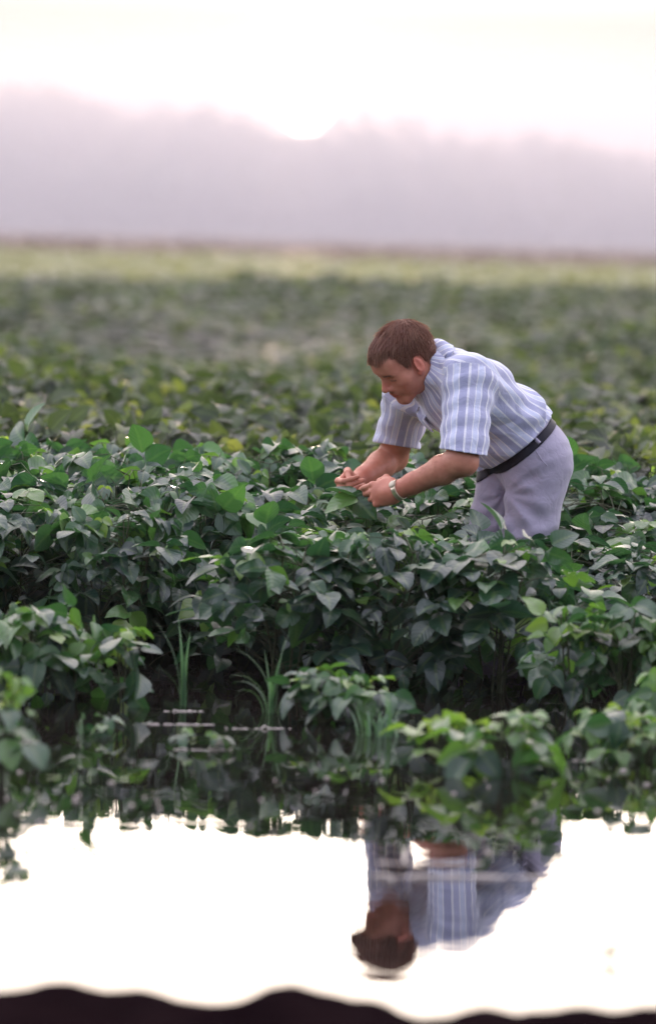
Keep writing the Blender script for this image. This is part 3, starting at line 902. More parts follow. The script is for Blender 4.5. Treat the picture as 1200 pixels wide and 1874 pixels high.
def build_body():
    f = Field((-0.05, 14.62, -0.36), (0.76, 15.50, 0.985), 0.0032)
    # torso (under the shirt)
    f.add(econe(PEL, WST, .098, .088, LAT, 1.30), .0)
    f.add(econe(WST, CHE, .088, .098, LAT, 1.36), .05)
    f.add(econe(CHE, UCH, .098, .074, LAT, 1.60), .05)
    # neck
    nb = NKB; f.add(cone(nb + VEN * .005, H(0, -.022, -.045), .064, .057), .03)
    f.add(cone(H(.0, -.045, -.02), NKB - VEN * .03, .045, .055), .03)
    # legs
    for hi, kn, an, kd in ((HIL, KNL, ANL, -1), (HIR, KNR, ANR, 1)):
        f.add(cone(hi, kn, .082, .052), .04)
        f.add(cone(kn, an, .053, .036), .02)
        f.add(cone(an + np.array((.02, 0, -.012)), an + np.array((-.16, -.05, -.02)), .032, .025), .02)
    # arms
    for sh, el, wr, s in ((SHL, ELL_, WRL, 1), (SHR, ELR, WRR, 1.0)):
        f.add(cone(sh, el, .058, .043), .03)
        d_ = wr - el
        f.add(cone(el, el + d_ * .30, .040, .0425), .02)
        f.add(cone(el + d_ * .30, el + d_ * .74, .0425, .0305), .012)
        f.add(econe(el + d_ * .74, wr, .0285, .0245, (0, 0, 1), 1.12), .012)
        f.add(ell(el + nrm(el - wr) * .012 + np.array((0, 0, -.010)), np.eye(3), (.030, .030, .030)), .02)
    # hands
    build_hand(f, WRL, TIPL, np.array((.2, 1.0, -.3)), (-.05, -.25, 1.0), 1.0, 0.25,
               curls=[(.20, .38, .22), (.42, .55, .35), (.62, .65, .40), (.80, .70, .40)],
               thumb=[(.022, .026, .012), (.052, .046, .026), (.086, .040, .036), (.112, .026, .044)])
    build_hand(f, WRR, TIPR, np.array((1.0, -.4, -.2)), (-.55, .1, 1.0), 0.98, 0.15,
               curls=[(.80, .95, .50), (1.05, 1.1, .6), (1.2, 1.15, .65), (1.3, 1.2, .7)],
               thumb=[(.022, .026, .012), (.050, .047, .024), (.080, .043, .036), (.100, .030, .046)])
    # head
    f.add(hell(0, -.006, .042, (.0745, .095, .084)), .03)
    f.add(hell(0, .034, -.010, (.059, .062, .082), .10), .03)
    for s in (1, -1):
        f.add(hcone((s * .050, .004, -.038), (s * .016, .078, -.079), .017, .0155), .022)
        f.add(hell(s * .046, .058, -.012, (.022, .026, .022)), .022)           # cheekbone
        f.add(hell(s * .036, .052, -.045, (.017, .026, .024)), .018)           # cheek
    f.add(hcone((-.036, .082, .031), (.036, .082, .031), .0155, .0155), .018)  # brow
    f.add(hell(0, .070, .062, (.055, .030, .036)), .03)                        # forehead
    for s in (1, -1):
        f.sub(hell(s * .0325, .106, .013, (.019, .020, .0125)), .016)          # socket
        f.add(hell(s * .0325, .079, .0105, (.0155, .0135, .0125)), .005)       # lidded eye
        f.add(hcone((s * .017, .0955, .026), (s * .046, .0845, .029), .0058, .0048), .006)
    f.add(hcone((0, .092, .024), (0, .1155, -.012), .0075, .0105), .010)       # nose
    f.add(hell(0, .1165, -.0145, (.0105, .0105, .0098)), .006)
    for s in (1, -1):
        f.add(hell(s * .0125, .1045, -.0185, (.0078, .0105, .0078)), .005)
    f.add(hell(0, .083, -.040, (.032, .024, .020)), .016)                      # muzzle
    f.add(hell(0, .1005, -.0425, (.0225, .0085, .0055)), .006)                 # lips
    f.add(hell(0, .0985, -.0520, (.0195, .0085, .0065)), .006)
    f.sub(hell(0, .1085, -.0472, (.022, .006, .0013)), .003)
    f.add(hell(0, .080, -.0795, (.021, .0195, .0175)), .020)                   # chin
    for s in (1, -1):                                                          # ears
        M = np.stack([nrm(HL * s * .93 - HF * .36), nrm(HF * .93 + HL * s * .36), HU])
        f.add(ell(H(s * .0790, .004, .004), M, np.array((.0075, .0185, .0315)) * HS), .004)
        f.sub(ell(H(s * .0875, .010, .008), M, np.array((.0065, .0105, .0200)) * HS), .004)
        f.add(ell(H(s * .0760, .016, -.022), M, np.array((.0065, .009, .010)) * HS), .004)
    V, F = f.nets(1)
    q = (V - HO) @ HM.T / HS                        # head coordinates
    l, ff, u = q[:, 0], q[:, 1], q[:, 2]
    al = np.abs(l)
    tone = np.zeros(len(V))                         # 0 skin .. 1 dark tone of hair and of painted shade
    red = np.zeros(len(V))
    hd = (np.linalg.norm(q, axis=1) < .16) & (u > -.11)
    # eyebrows, lash line, moustache shadow, lips: real colours of the face
    br = np.exp(-((u - .0285 - .10 * np.maximum(0, .03 - np.abs(al - .033))) / .0042) ** 2) * sstep(.013, .018, al) * sstep(.054, .046, al) * (ff > .06)
    lash = np.exp(-((u - .0045 + 6 * (al - .0325) ** 2 * 1) / .0021) ** 2) * sstep(.018, .022, al) * sstep(.049, .044, al) * (ff > .06)
    mus = np.exp(-((u + .0330 + .15 * al) / .0062) ** 2) * sstep(.032, .022, al) * (ff > .07)
    stub = 0.16 * sstep(-.02, -.045, u) * sstep(-.03, .02, ff)
    nost = np.exp(-((u + .0265) / .003) ** 2 - ((al - .008) / .0035) ** 2) * (ff > .09)  # nostrils: the shade of the openings painted in as dark tone
    tone = np.clip(1.0 * br + 1.0 * lash + .26 * mus + stub + .8 * nost, 0, 1) * hd
    lip = np.exp(-((u + .0470) / .0085) ** 2) * sstep(.026, .019, al) * (ff > .085)
    mline = np.exp(-((u + .0472) / .0015) ** 2) * sstep(.026, .022, al) * (ff > .085)  # shade of the mouth groove, painted as a dark line
    tone = np.maximum(tone, .75 * mline * hd)
    red = np.clip(lip * hd + .5 * np.exp(-((ff - .115) / .012) ** 2 - (al / .02) ** 2) * hd + .55 * np.exp(-((al - .081) / .012) ** 2) * (ff < .03) * (u < .04) * (u > -.03) * hd
                  + .25 * np.exp(-((al - .045) / .02) ** 2 - ((u + .012) / .02) ** 2) * (ff > .04) * hd, 0, 1)
    hands = np.minimum(np.linalg.norm(V - WRL, axis=1), np.linalg.norm(V - WRR, axis=1))
    red = np.maximum(red, .35 * sstep(.16, .06, hands))
    fa = np.zeros(len(V))
    return V, F, tone, red

def skin_material():
    m, nt, out = nodes("skin")
    L = nt.links.new
    pb = N(nt, 'ShaderNodeBsdfPrincipled')
    tc = N(nt, 'ShaderNodeTexCoord')
    nz = N(nt, 'ShaderNodeTexNoise'); nz.inputs['Scale'].default_value = 38; nz.inputs['Detail'].default_value = 5
    L(tc.outputs['Object'], nz.inputs['Vector'])
    rp = ramp(nt, [(0.3, (0.56, 0.215, 0.135)), (0.7, (0.70, 0.31, 0.205))]); L(nz.outputs[0], rp.inputs[0])
    a = N(nt, 'ShaderNodeAttribute', attribute_name='red'); b = N(nt, 'ShaderNodeAttribute', attribute_name='tone')
    m1 = N(nt, 'ShaderNodeMixRGB'); m1.inputs[2].default_value = (0.62, 0.14, 0.09, 1)
    L(a.outputs['Fac'], m1.inputs[0]); L(rp.outputs[0], m1.inputs[1])
    m2 = N(nt, 'ShaderNodeMixRGB'); m2.inputs[2].default_value = (0.055, 0.026, 0.020, 1)
    L(b.outputs['Fac'], m2.inputs[0]); L(m1.outputs[0], m2.inputs[1])
    L(m2.outputs[0], pb.inputs['Base Color'])
    pb.inputs['Roughness'].default_value = 0.48
    pb.inputs['Specular IOR Level'].default_value = 0.42
    pb.inputs['Sheen Weight'].default_value = 0.16
    pb.inputs['Sheen Tint'].default_value = (1.0, .62, .4, 1)
    bp = N(nt, 'ShaderNodeBump'); bp.inputs['Strength'].default_value = 0.35; bp.inputs['Distance'].default_value = 0.002
    nz2 = N(nt, 'ShaderNodeTexNoise'); nz2.inputs['Scale'].default_value = 190; nz2.inputs['Detail'].default_value = 4
    L(tc.outputs['Object'], nz2.inputs['Vector']); L(nz2.outputs[0], bp.inputs['Height']); L(bp.outputs[0], pb.inputs['Normal'])
    L(pb.outputs[0], out.inputs['Surface'])
    return m

def cloth_material(name, stripes=None, col=(.4, .4, .4), weave=900, sheen=0.5):
    m, nt, out = nodes(name)
    L = nt.links.new
    pb = N(nt, 'ShaderNodeBsdfPrincipled')
    pb.inputs['Roughness'].default_value = 0.85
    pb.inputs['Specular IOR Level'].default_value = 0.2
    pb.inputs['Sheen Weight'].default_value = sheen
    pb.inputs['Base Color'].default_value = (*col, 1)
    tc = N(nt, 'ShaderNodeTexCoord')
    nz = N(nt, 'ShaderNodeTexNoise'); nz.inputs['Scale'].default_value = weave; nz.inputs['Detail'].default_value = 2
    L(tc.outputs['Object'], nz.inputs['Vector'])
    if stripes:
        at_ = N(nt, 'ShaderNodeAttribute', attribute_name='stripe')
        md = N(nt, 'ShaderNodeMath', operation='MULTIPLY'); md.inputs[1].default_value = 1.0 / stripes[0]
        L(at_.outputs['Fac'], md.inputs[0])
        fr = N(nt, 'ShaderNodeMath', operation='FRACT'); L(md.outputs[0], fr.inputs[0])
        rp = ramp(nt, stripes[1], 'CONSTANT'); L(fr.outputs[0], rp.inputs[0])
        src = rp.outputs[0]
    else:
        rgb = N(nt, 'ShaderNodeRGB'); rgb.outputs[0].default_value = (*col, 1); src = rgb.outputs[0]
    mr = N(nt, 'ShaderNodeMapRange'); mr.inputs[1].default_value = .3; mr.inputs[2].default_value = .7
    mr.inputs[3].default_value = .88; mr.inputs[4].default_value = 1.08
    L(nz.outputs[0], mr.inputs[0])
    mul = N(nt, 'ShaderNodeVectorMath', operation='SCALE'); L(src, mul.inputs[0]); L(mr.outputs[0], mul.inputs['Scale'])
    L(mul.outputs[0], pb.inputs['Base Color'])
    n2 = N(nt, 'ShaderNodeTexNoise'); n2.inputs['Scale'].default_value = 24; n2.inputs['Detail'].default_value = 5; n2.inputs['Distortion'].default_value = 1.2
    L(tc.outputs['Object'], n2.inputs['Vector'])
    bp = N(nt, 'ShaderNodeBump'); bp.inputs['Strength'].default_value = 0.5; bp.inputs['Distance'].default_value = 0.010
    L(n2.outputs[0], bp.inputs['Height']); L(bp.outputs[0], pb.inputs['Normal'])
    L(pb.outputs[0], out.inputs['Surface'])
    return m

STR = (0.066, [(0.0, (.44, .46, .65)), (.33, (.88, .89, .95)), (.39, (.67, .72, .90)), (.60, (.88, .89, .95)), (.65, (.54, .56, .75)), (.90, (.88, .89, .95))])
M_SHIRT = cloth_material("striped_cotton", STR)
M_TROU = cloth_material("lilac_grey_twill", None, (.42, .39, .50), 700)
M_BELT = simple_mat("navy_leather", (.008, .008, .018), .55, spec=.3)
M_SKIN = skin_material()
def hair_material():
    m, nt, out = nodes("brown_hair")
    L = nt.links.new
    pb = N(nt, 'ShaderNodeBsdfPrincipled')
    a = N(nt, 'ShaderNodeAttribute', attribute_name='tint')
    rp = ramp(nt, [(0, (.085, .024, .016)), (.45, (.23, .078, .045)), (1, (.48, .25, .16))]); L(a.outputs['Fac'], rp.inputs[0])
    L(rp.outputs[0], pb.inputs['Base Color'])
    pb.inputs['Sheen Weight'].default_value = .6; pb.inputs['Sheen Tint'].default_value = (1.0, .7, .5, 1); pb.inputs['Roughness'].default_value = .40; pb.inputs['Specular IOR Level'].default_value = .5
    tr = N(nt, 'ShaderNodeBsdfTranslucent'); tr.inputs['Color'].default_value = (.55, .26, .13, 1)
    mx = N(nt, 'ShaderNodeMixShader'); mx.inputs[0].default_value = .42
    L(pb.outputs[0], mx.inputs[1]); L(tr.outputs[0], mx.inputs[2])
    L(mx.outputs[0], out.inputs['Surface'])
    return m
M_HAIR = hair_material()
M_WATCH = simple_mat("watch_metal", (.78, .68, .50), .28); M_WATCH.node_tree.nodes['Principled BSDF'].inputs['Metallic'].default_value = .9
M_DIAL = simple_mat("watch_dial", (.72, .62, .45), .3)
M_SHOE = simple_mat("dark_boot", (.03, .025, .02), .5)

def sins(x, y, z, waves):
    o = 0
    for (kx, ky, kz, ph, am) in waves:
        o = o + am * np.sin(kx * x + ky * y + kz * z + ph)
    return o

def build_shirt():
    f = Field((0.10, 14.64, 0.44), (0.76, 15.48, 0.96), 0.0032)
    f.add(econe(PEL + TAX * .02, WST, .112, .106, LAT, 1.26), 0)
    f.add(econe(WST, CHE, .107, .112, LAT, 1.34), .06)
    f.add(econe(CHE, UCH + TAX * .005, .111, .084, LAT, 1.62), .05)
    f.add(ell(WST + VEN * .028 + TAX * -.015, np.stack([LAT, TAX, VEN]), (.125, .095, .098)), .05)      # the shirt hangs at the belly
    f.add(cone(NKB - TAX * .03, NKB + TAX * .012, .085, .070), .04)
    # blouse over the belt at the back
    f.add(ell(BELT_P + BELT_N * .030 - VEN * .065, np.stack([LAT, TAX, VEN]), (.125, .030, .050)), .03)
    for sh, el, t, w0, w1 in ((SHL, ELL_, .90, .072, .069), (SHR, ELR, .82, .068, .070)):
        d_ = el - sh
        f.add(ell(sh + TAX * .0, np.eye(3), (.072, .072, .070)), .05)
        f.add(cone(sh, sh + d_ * (t + .17), w0, w1), .035)
    # folds
    e1 = nrm(TAX + LAT * .35); 
    def folds(x, y, z):
        X, Y, Z = x - WST[0], y - WST[1], z - WST[2]
        a = X * TAX[0] + Y * TAX[1] + Z * TAX[2]; b = X * LAT[0] + Y * LAT[1] + Z * LAT[2]; c = X * VEN[0] + Y * VEN[1] + Z * VEN[2]
        w = .0065 * np.sin(62 * a + 26 * b + 2.2 * np.sin(17 * c + 3)) * np.exp(-((a + .045) / .07) ** 2)
        w = w + .0028 * np.sin(48 * b + 30 * a + 2.0 * np.sin(20 * a)) + .0022 * np.sin(85 * c - 46 * a + 1.5 * np.sin(30 * b))
        w = w + .0034 * np.sin(120 * a + 60 * c + 40 * b) * np.exp(-((a + .06) / .05) ** 2)
        return w
    f.displace(folds)
    # hems: waist plane, sleeve ends, neck opening
    for sh, el, t in ((SHL, ELL_, .90), (SHR, ELR, .82)):
        d_ = nrm(el - sh); p = sh + (el - sh) * t
        cutn = nrm((-.13, -.04, -1.0))
        x, y, z = f.coords()
        far = ((x - p[0])[:, None, None] * cutn[0] + (y - p[1])[None, :, None] * cutn[1] + (z - p[2])[None, None, :] * cutn[2])
        near = np.sqrt((x - p[0])[:, None, None] ** 2 + (y - p[1])[None, :, None] ** 2 + (z - p[2])[None, None, :] ** 2) - .165
        f.d = np.maximum(f.d, np.where((far > -.02) & (near < 0), far, -1).astype(np.float32))
        f.sub(cone(sh + (el - sh) * (t - .14), p + d_ * .05, .052, .064), .003)
    x, y, z = f.coords()
    pl = ((x - BELT_P[0])[:, None, None] * -BELT_N[0] + (y - BELT_P[1])[None, :, None] * -BELT_N[1] + (z - BELT_P[2])[None, None, :] * -BELT_N[2]) + .014
    arm = np.minimum(np.linalg.norm(np.stack(np.meshgrid(x, y, z, indexing='ij'), 0) - ((SHL + ELL_) / 2)[:, None, None, None], axis=0) - .17, 1)
    f.d = np.where(arm > 0, np.maximum(f.d, pl), f.d).astype(np.float32)
    f.sub(cone(NKB - TAX * .0 + VEN * .004, H(0, -.01, -.04), .064, .068), .004)
    V, F = f.nets(1)
    r = V - WST
    a_, b_, c_ = r @ TAX, r @ LAT, r @ VEN
    th = np.arctan2(b_, -c_)
    stripe = th * .150 + .02 * a_ + 1.0
    for sh, el, off in ((SHL, ELL_, 3.0), (SHR, ELR, 5.0)):
        ax = nrm(el - sh); q = V - sh; t = q @ ax
        rad = np.linalg.norm(q - t[:, None] * ax, axis=1)
        o = nrm(np.cross(ax, (0.15, -1.0, 0.0))); w = np.cross(ax, o)
        s2 = np.arctan2(q @ w, q @ o) * .072 + off
        inside = (rad < .088) & (t > -.012)
        # keep the torso's own cloth: nearer the trunk axis than the sleeve's
        trunk = np.sqrt((c_ / .112) ** 2 + (b_ / .165) ** 2)
        inside &= (t > .085) | (trunk > 1.02)
        stripe = np.where(inside, s2, stripe)
    return V, F, stripe

def build_collar(SV, SF):
    from mathutils.kdtree import KDTree
    a_ = SV[SF[:, 1]] - SV[SF[:, 0]]; b_ = SV[SF[:, 2]] - SV[SF[:, 0]]
    fn = np.cross(a_, b_); vn = np.zeros_like(SV)
    for i in range(4):
        for k in range(3): vn[:, k] += np.bincount(SF[:, i], fn[:, k], len(SV))
    vn /= np.linalg.norm(vn, axis=1)[:, None] + 1e-12
    kd = KDTree(len(SV))
    for i, p in enumerate(SV): kd.insert(p, i)
    kd.balance()
    ax = nrm(H(0, -.022, -.045) - NKB); la = nrm(LAT - ax * (LAT @ ax)); ve = np.cross(ax, la)
    if ve @ VEN < 0: ve = -ve
    th = np.linspace(-2.75, 2.75, 61); rows = 9
    P = np.zeros((len(th), rows, 3))
    for i, t in enumerate(th):
        rad = -ve * math.cos(t) + la * math.sin(t)
        fr = abs(t) / 2.75
        top = NKB + rad * (.070 - .004 * fr) + ax * (.044 - .042 * fr ** 1.6)
        tipw = math.exp(-((abs(t) - 2.35) / .42) ** 2)
        low = NKB + rad * (.104 + .010 * tipw) + ax * (.004 - .060 * fr ** 1.5 - .030 * tipw)
        co, ix, di = kd.find(low)
        low = np.array(co) + vn[ix] * .011
        inn = top - ax * .022 - rad * .004
        for r in range(rows):
            if r == 0: P[i, r] = inn
            elif r == 1: P[i, r] = top - rad * .003 - ax * .003
            else:
                q = (r - 2) / (rows - 3)
                p = top * (1 - q) + low * q + rad * .017 * math.sin(math.pi * min(1, q * 1.0)) * (1 - .3 * q)
                if q > .35:
                    co, ix, di = kd.find(p); s_ = (p - np.array(co)) @ vn[ix]
                    if s_ < .010: p = p + vn[ix] * (.010 - s_)
                P[i, r] = p
    # give it the thickness of two layers of cloth
    dU = np.gradient(P, axis=0); dV = np.gradient(P, axis=1); nn = np.cross(dU, dV); nn /= np.linalg.norm(nn, axis=2)[..., None] + 1e-12
    n = len(th)
    V = np.concatenate([(P + nn * .0014).reshape(-1, 3), (P - nn * .0014).reshape(-1, 3)])
    i = np.arange(n - 1)[:, None] * rows; j = np.arange(rows - 1)[None]
    Q = np.stack([i + j, i + j + 1, i + rows + j + 1, i + rows + j], -1).reshape(-1, 4)
    o = n * rows
    side = []
    for k in range(n - 1):
        for r in (0, rows - 1):
            a0, a1 = k * rows + r, (k + 1) * rows + r
            side.append((a0, a1, a1 + o, a0 + o))
    for k in (0, n - 1):
        for r in range(rows - 1):
            a0, a1 = k * rows + r, k * rows + r + 1
            side.append((a0, a1, a1 + o, a0 + o))
    F = np.concatenate([Q, Q[:, ::-1] + o, np.array(side)])
    st = np.repeat(th * .085, rows).reshape(-1, rows) + 2
    st[:, -1] = np.floor(st[:, -1] / .066) * .066 + .0238; st[:, 1] = np.floor(st[:, 1] / .066) * .066 + .0238
    st = np.tile(st.ravel(), 2)
    return V, F, st

def build_trousers():
    f = Field((0.36, 14.90, -0.34), (0.78, 15.42, 0.72), 0.0034)
    f.add(econe(BELT_P + BELT_N * .03, PEL, .108, .112, LAT, 1.22), 0)
    PT = nrm((.85, .35, -.30))
    f.add(ell(MP(979, 846, -.005), np.eye(3), (.092, .092, .105)), .05)
    f.add(ell(MP(963, 848, .13), np.eye(3), (.091, .092, .105)), .05)
    f.add(cone(HIL, THL, .095, .078), .035); f.add(cone(THL, KNL, .078, .066), .02); f.add(cone(KNL, ANL, .068, .062), .02)
    f.add(cone(HIR, THR, .088, .069), .014); f.add(cone(THR, KNR, .069, .064), .012); f.add(cone(KNR, ANR, .066, .062), .012)
    c0 = MP(925, 905, -.04)
    def folds(x, y, z):
        X, Y, Z = x - c0[0], y - c0[1], z - c0[2]
        rr = np.sqrt(X * X + Z * Z + .25 * Y * Y) + .01
        an = np.arctan2(Z, X)
        w = .0085 * np.sin(9.5 * an + 14 * rr + 6 * Y) * np.exp(-rr / .12) * sstep(.03, .09, rr)
        w = w + .0045 * np.sin(70 * Z + 34 * X + 2.0 * np.sin(25 * X + 10 * Y)) * np.exp(-((Z + .03) / .12) ** 2)
        bd = -((x - BELT_P[0]) * BELT_N[0] + (y - BELT_P[1]) * BELT_N[1] + (z - BELT_P[2]) * BELT_N[2])
        return (w + .0026 * np.sin(44 * X - 90 * Z + 3 * np.sin(21 * Z))) * sstep(.025, .075, bd) * (.25 + .75 * sstep(.17, .08, X))
    f.displace(folds)
    f.cut(BELT_P + BELT_N * .018, BELT_N)
    return f.nets(1)

def build_belt():
    f = Field((0.36, 14.86, 0.40), (0.78, 15.42, 0.76), 0.003)
    f.add(econe(BELT_P + BELT_N * .03, PEL, .108, .112, LAT, 1.22), 0)
    f.add(ell(MP(979, 846, -.005), np.eye(3), (.092, .092, .105)), .05)
    f.add(ell(MP(963, 848, .13), np.eye(3), (.091, .092, .105)), .05)
    f.add(cone(HIL, THL, .095, .078), .035); f.add(cone(HIR, THR, .088, .069), .014)
    f.d -= .0035
    f.cut(BELT_P + BELT_N * .010, BELT_N); f.cut(BELT_P - BELT_N * .015, -BELT_N)
    return f.nets(1)

# hair: a shell over the skull with combed strands on it
def hair_H(fv):
    return np.interp(fv, [-.12, -.075, -.045, -.024, -.016, .012, .018, .022, .036, .042, .050, .060, .070, .082, .13],
                         [-.048, -.048, -.036, -.020, .030, .036, .020, -.010, -.012, .012, .044, .074, .088, .078, .070])
def build_hair():
    c = HO; f = Field(c - .17, c + .17, 0.0026)
    f.add(hell(0, -.010, .046, (.0805, .1005, .0895)), 0)
    f.add(hell(0, .048, .084, (.056, .044, .034)), .03)
    f.add(hell(0, -.056, -.005, (.064, .043, .055)), .03)
    x, y, z = f.coords()
    G = np.stack(np.meshgrid(x, y, z, indexing='ij'), -1) - c
    q = (G.reshape(-1, 3) @ HM.T / HS).astype(np.float32)
    l, ff, u = q[:, 0], q[:, 1], q[:, 2]
    al = np.abs(l)
    ctr = sstep(.055, .025, al) * (ff > .03)
    line = hair_H(ff) * (1 - ctr) + ctr * np.where(ff > .03, .066, hair_H(ff)) + .004 * np.sin(l * 260) * (ff > .03)
    g = (line - u) * .55 * HS
    strand = .0016 * np.sin(np.arctan2(l, u - .02) * 46 + ff * 30) + .0010 * np.sin(np.arctan2(l, u - .02) * 93 + ff * 60 + 1)
    d = f.d.reshape(-1) + strand
    d = d + .010 * np.exp(-np.maximum(u - line, 0) / .014)
    f.d = np.maximum(d, g).astype(np.float32).reshape(f.n)
    V, F = f.nets(1)
    q = (V - HO) @ HM.T / HS
    rg = np.random.default_rng(3)
    tint = .24 + .22 * np.sin(np.arctan2(q[:, 0], q[:, 1] + .04) * 60) * .5 + rg.normal(0, .05, len(V))
    mb = MB(); mb.add(V, F, np.clip(tint, 0, 1))
    # strands: flow away from the crown over the shell
    Vn = q
    up = np.where((q[:, 2] > hair_H(q[:, 1]) + .004))[0]
    pick = rg.choice(up, 3400)
    cr = np.array((-.010, -.055, .125))
    cen = np.array((0, -.010, .046)); rad = np.array((.0805, .1005, .0895))
    for i in pick:
        p = q[i].copy(); pts = []
        fly = rg.uniform() < .10; lift = abs(rg.normal(0, .0024)) + (.0035 if fly else 0); n = 6; st = rg.uniform(.006, .011); wob = rg.normal(0, .10)
        ok = True
        for k in range(n):
            pts.append(HO + HS * ((p[0]) * HL + (p[1]) * HF + (p[2]) * HU))
            nn = (p - cen) / rad ** 2; nn /= np.linalg.norm(nn)
            fl = (p - cr); fl[1] += .03
            fl = fl / (np.linalg.norm(fl) + 1e-6) + np.array((np.sign(p[0]) * .15, .25 if p[2] > .08 else -.15, -.35 + wob))
            fl -= nn * (fl @ nn); fl /= np.linalg.norm(fl) + 1e-6
            p2 = p + fl * st + nn * (lift * (k / n))
            if p2[2] < hair_H(np.array([p2[1]]))[0] - .006: break
            p = p2
        if len(pts) > 2:
            mb.tube(np.array(pts), np.linspace(.0012, .0004, len(pts)), 3, 1.0 if fly else float(np.clip(rg.normal(.52, .24), 0, 1)))  # flyaways get the palest tint to imitate a sunlit rim
    return mb

def ring_strap(mb, c, ax, r, w, t, sq=1.0):
    ax = nrm(ax); o = nrm(np.cross(ax, (.1, .2, 1.0))); o2 = np.cross(ax, o)
    n = 40; th = np.arange(n) * 2 * math.pi / n
    sec = [(r, -w), (r + t, -w * .8), (r + t, w * .8), (r, w)]
    V = np.array([[c + (o * math.cos(a) + o2 * math.sin(a) * sq) * s[0] + ax * s[1] for s in sec] for a in th])
    i = np.arange(n)[:, None] * 4; j = np.arange(4)[None]
    F = np.stack([i + j, i + (j + 1) % 4, ((i + 4) % (4 * n)) + (j + 1) % 4, ((i + 4) % (4 * n)) + j], -1).reshape(-1, 4)
    mb.add(V.reshape(-1, 3), F)

def surf_tube(pxs, V, rad, lift, mb):
    """thin piping laid on a surface: each pixel picks the frontmost surface point there"""
    C0 = np.array((0, 0, CAMH)); D = V - C0
    sel = []
    for (px, py) in pxs:
        t = at(px, py, MAN_D) - C0; t /= np.linalg.norm(t)
        dist = np.linalg.norm(D - (D @ t)[:, None] * t, axis=1)
        c = np.where(dist < .006)[0]
        if len(c) == 0: continue
        sel.append(V[c[np.argmin(V[c, 1])]] + np.array((0, -lift, 0)))
    if len(sel) > 1: mb.tube(np.array(sel), rad, 5)

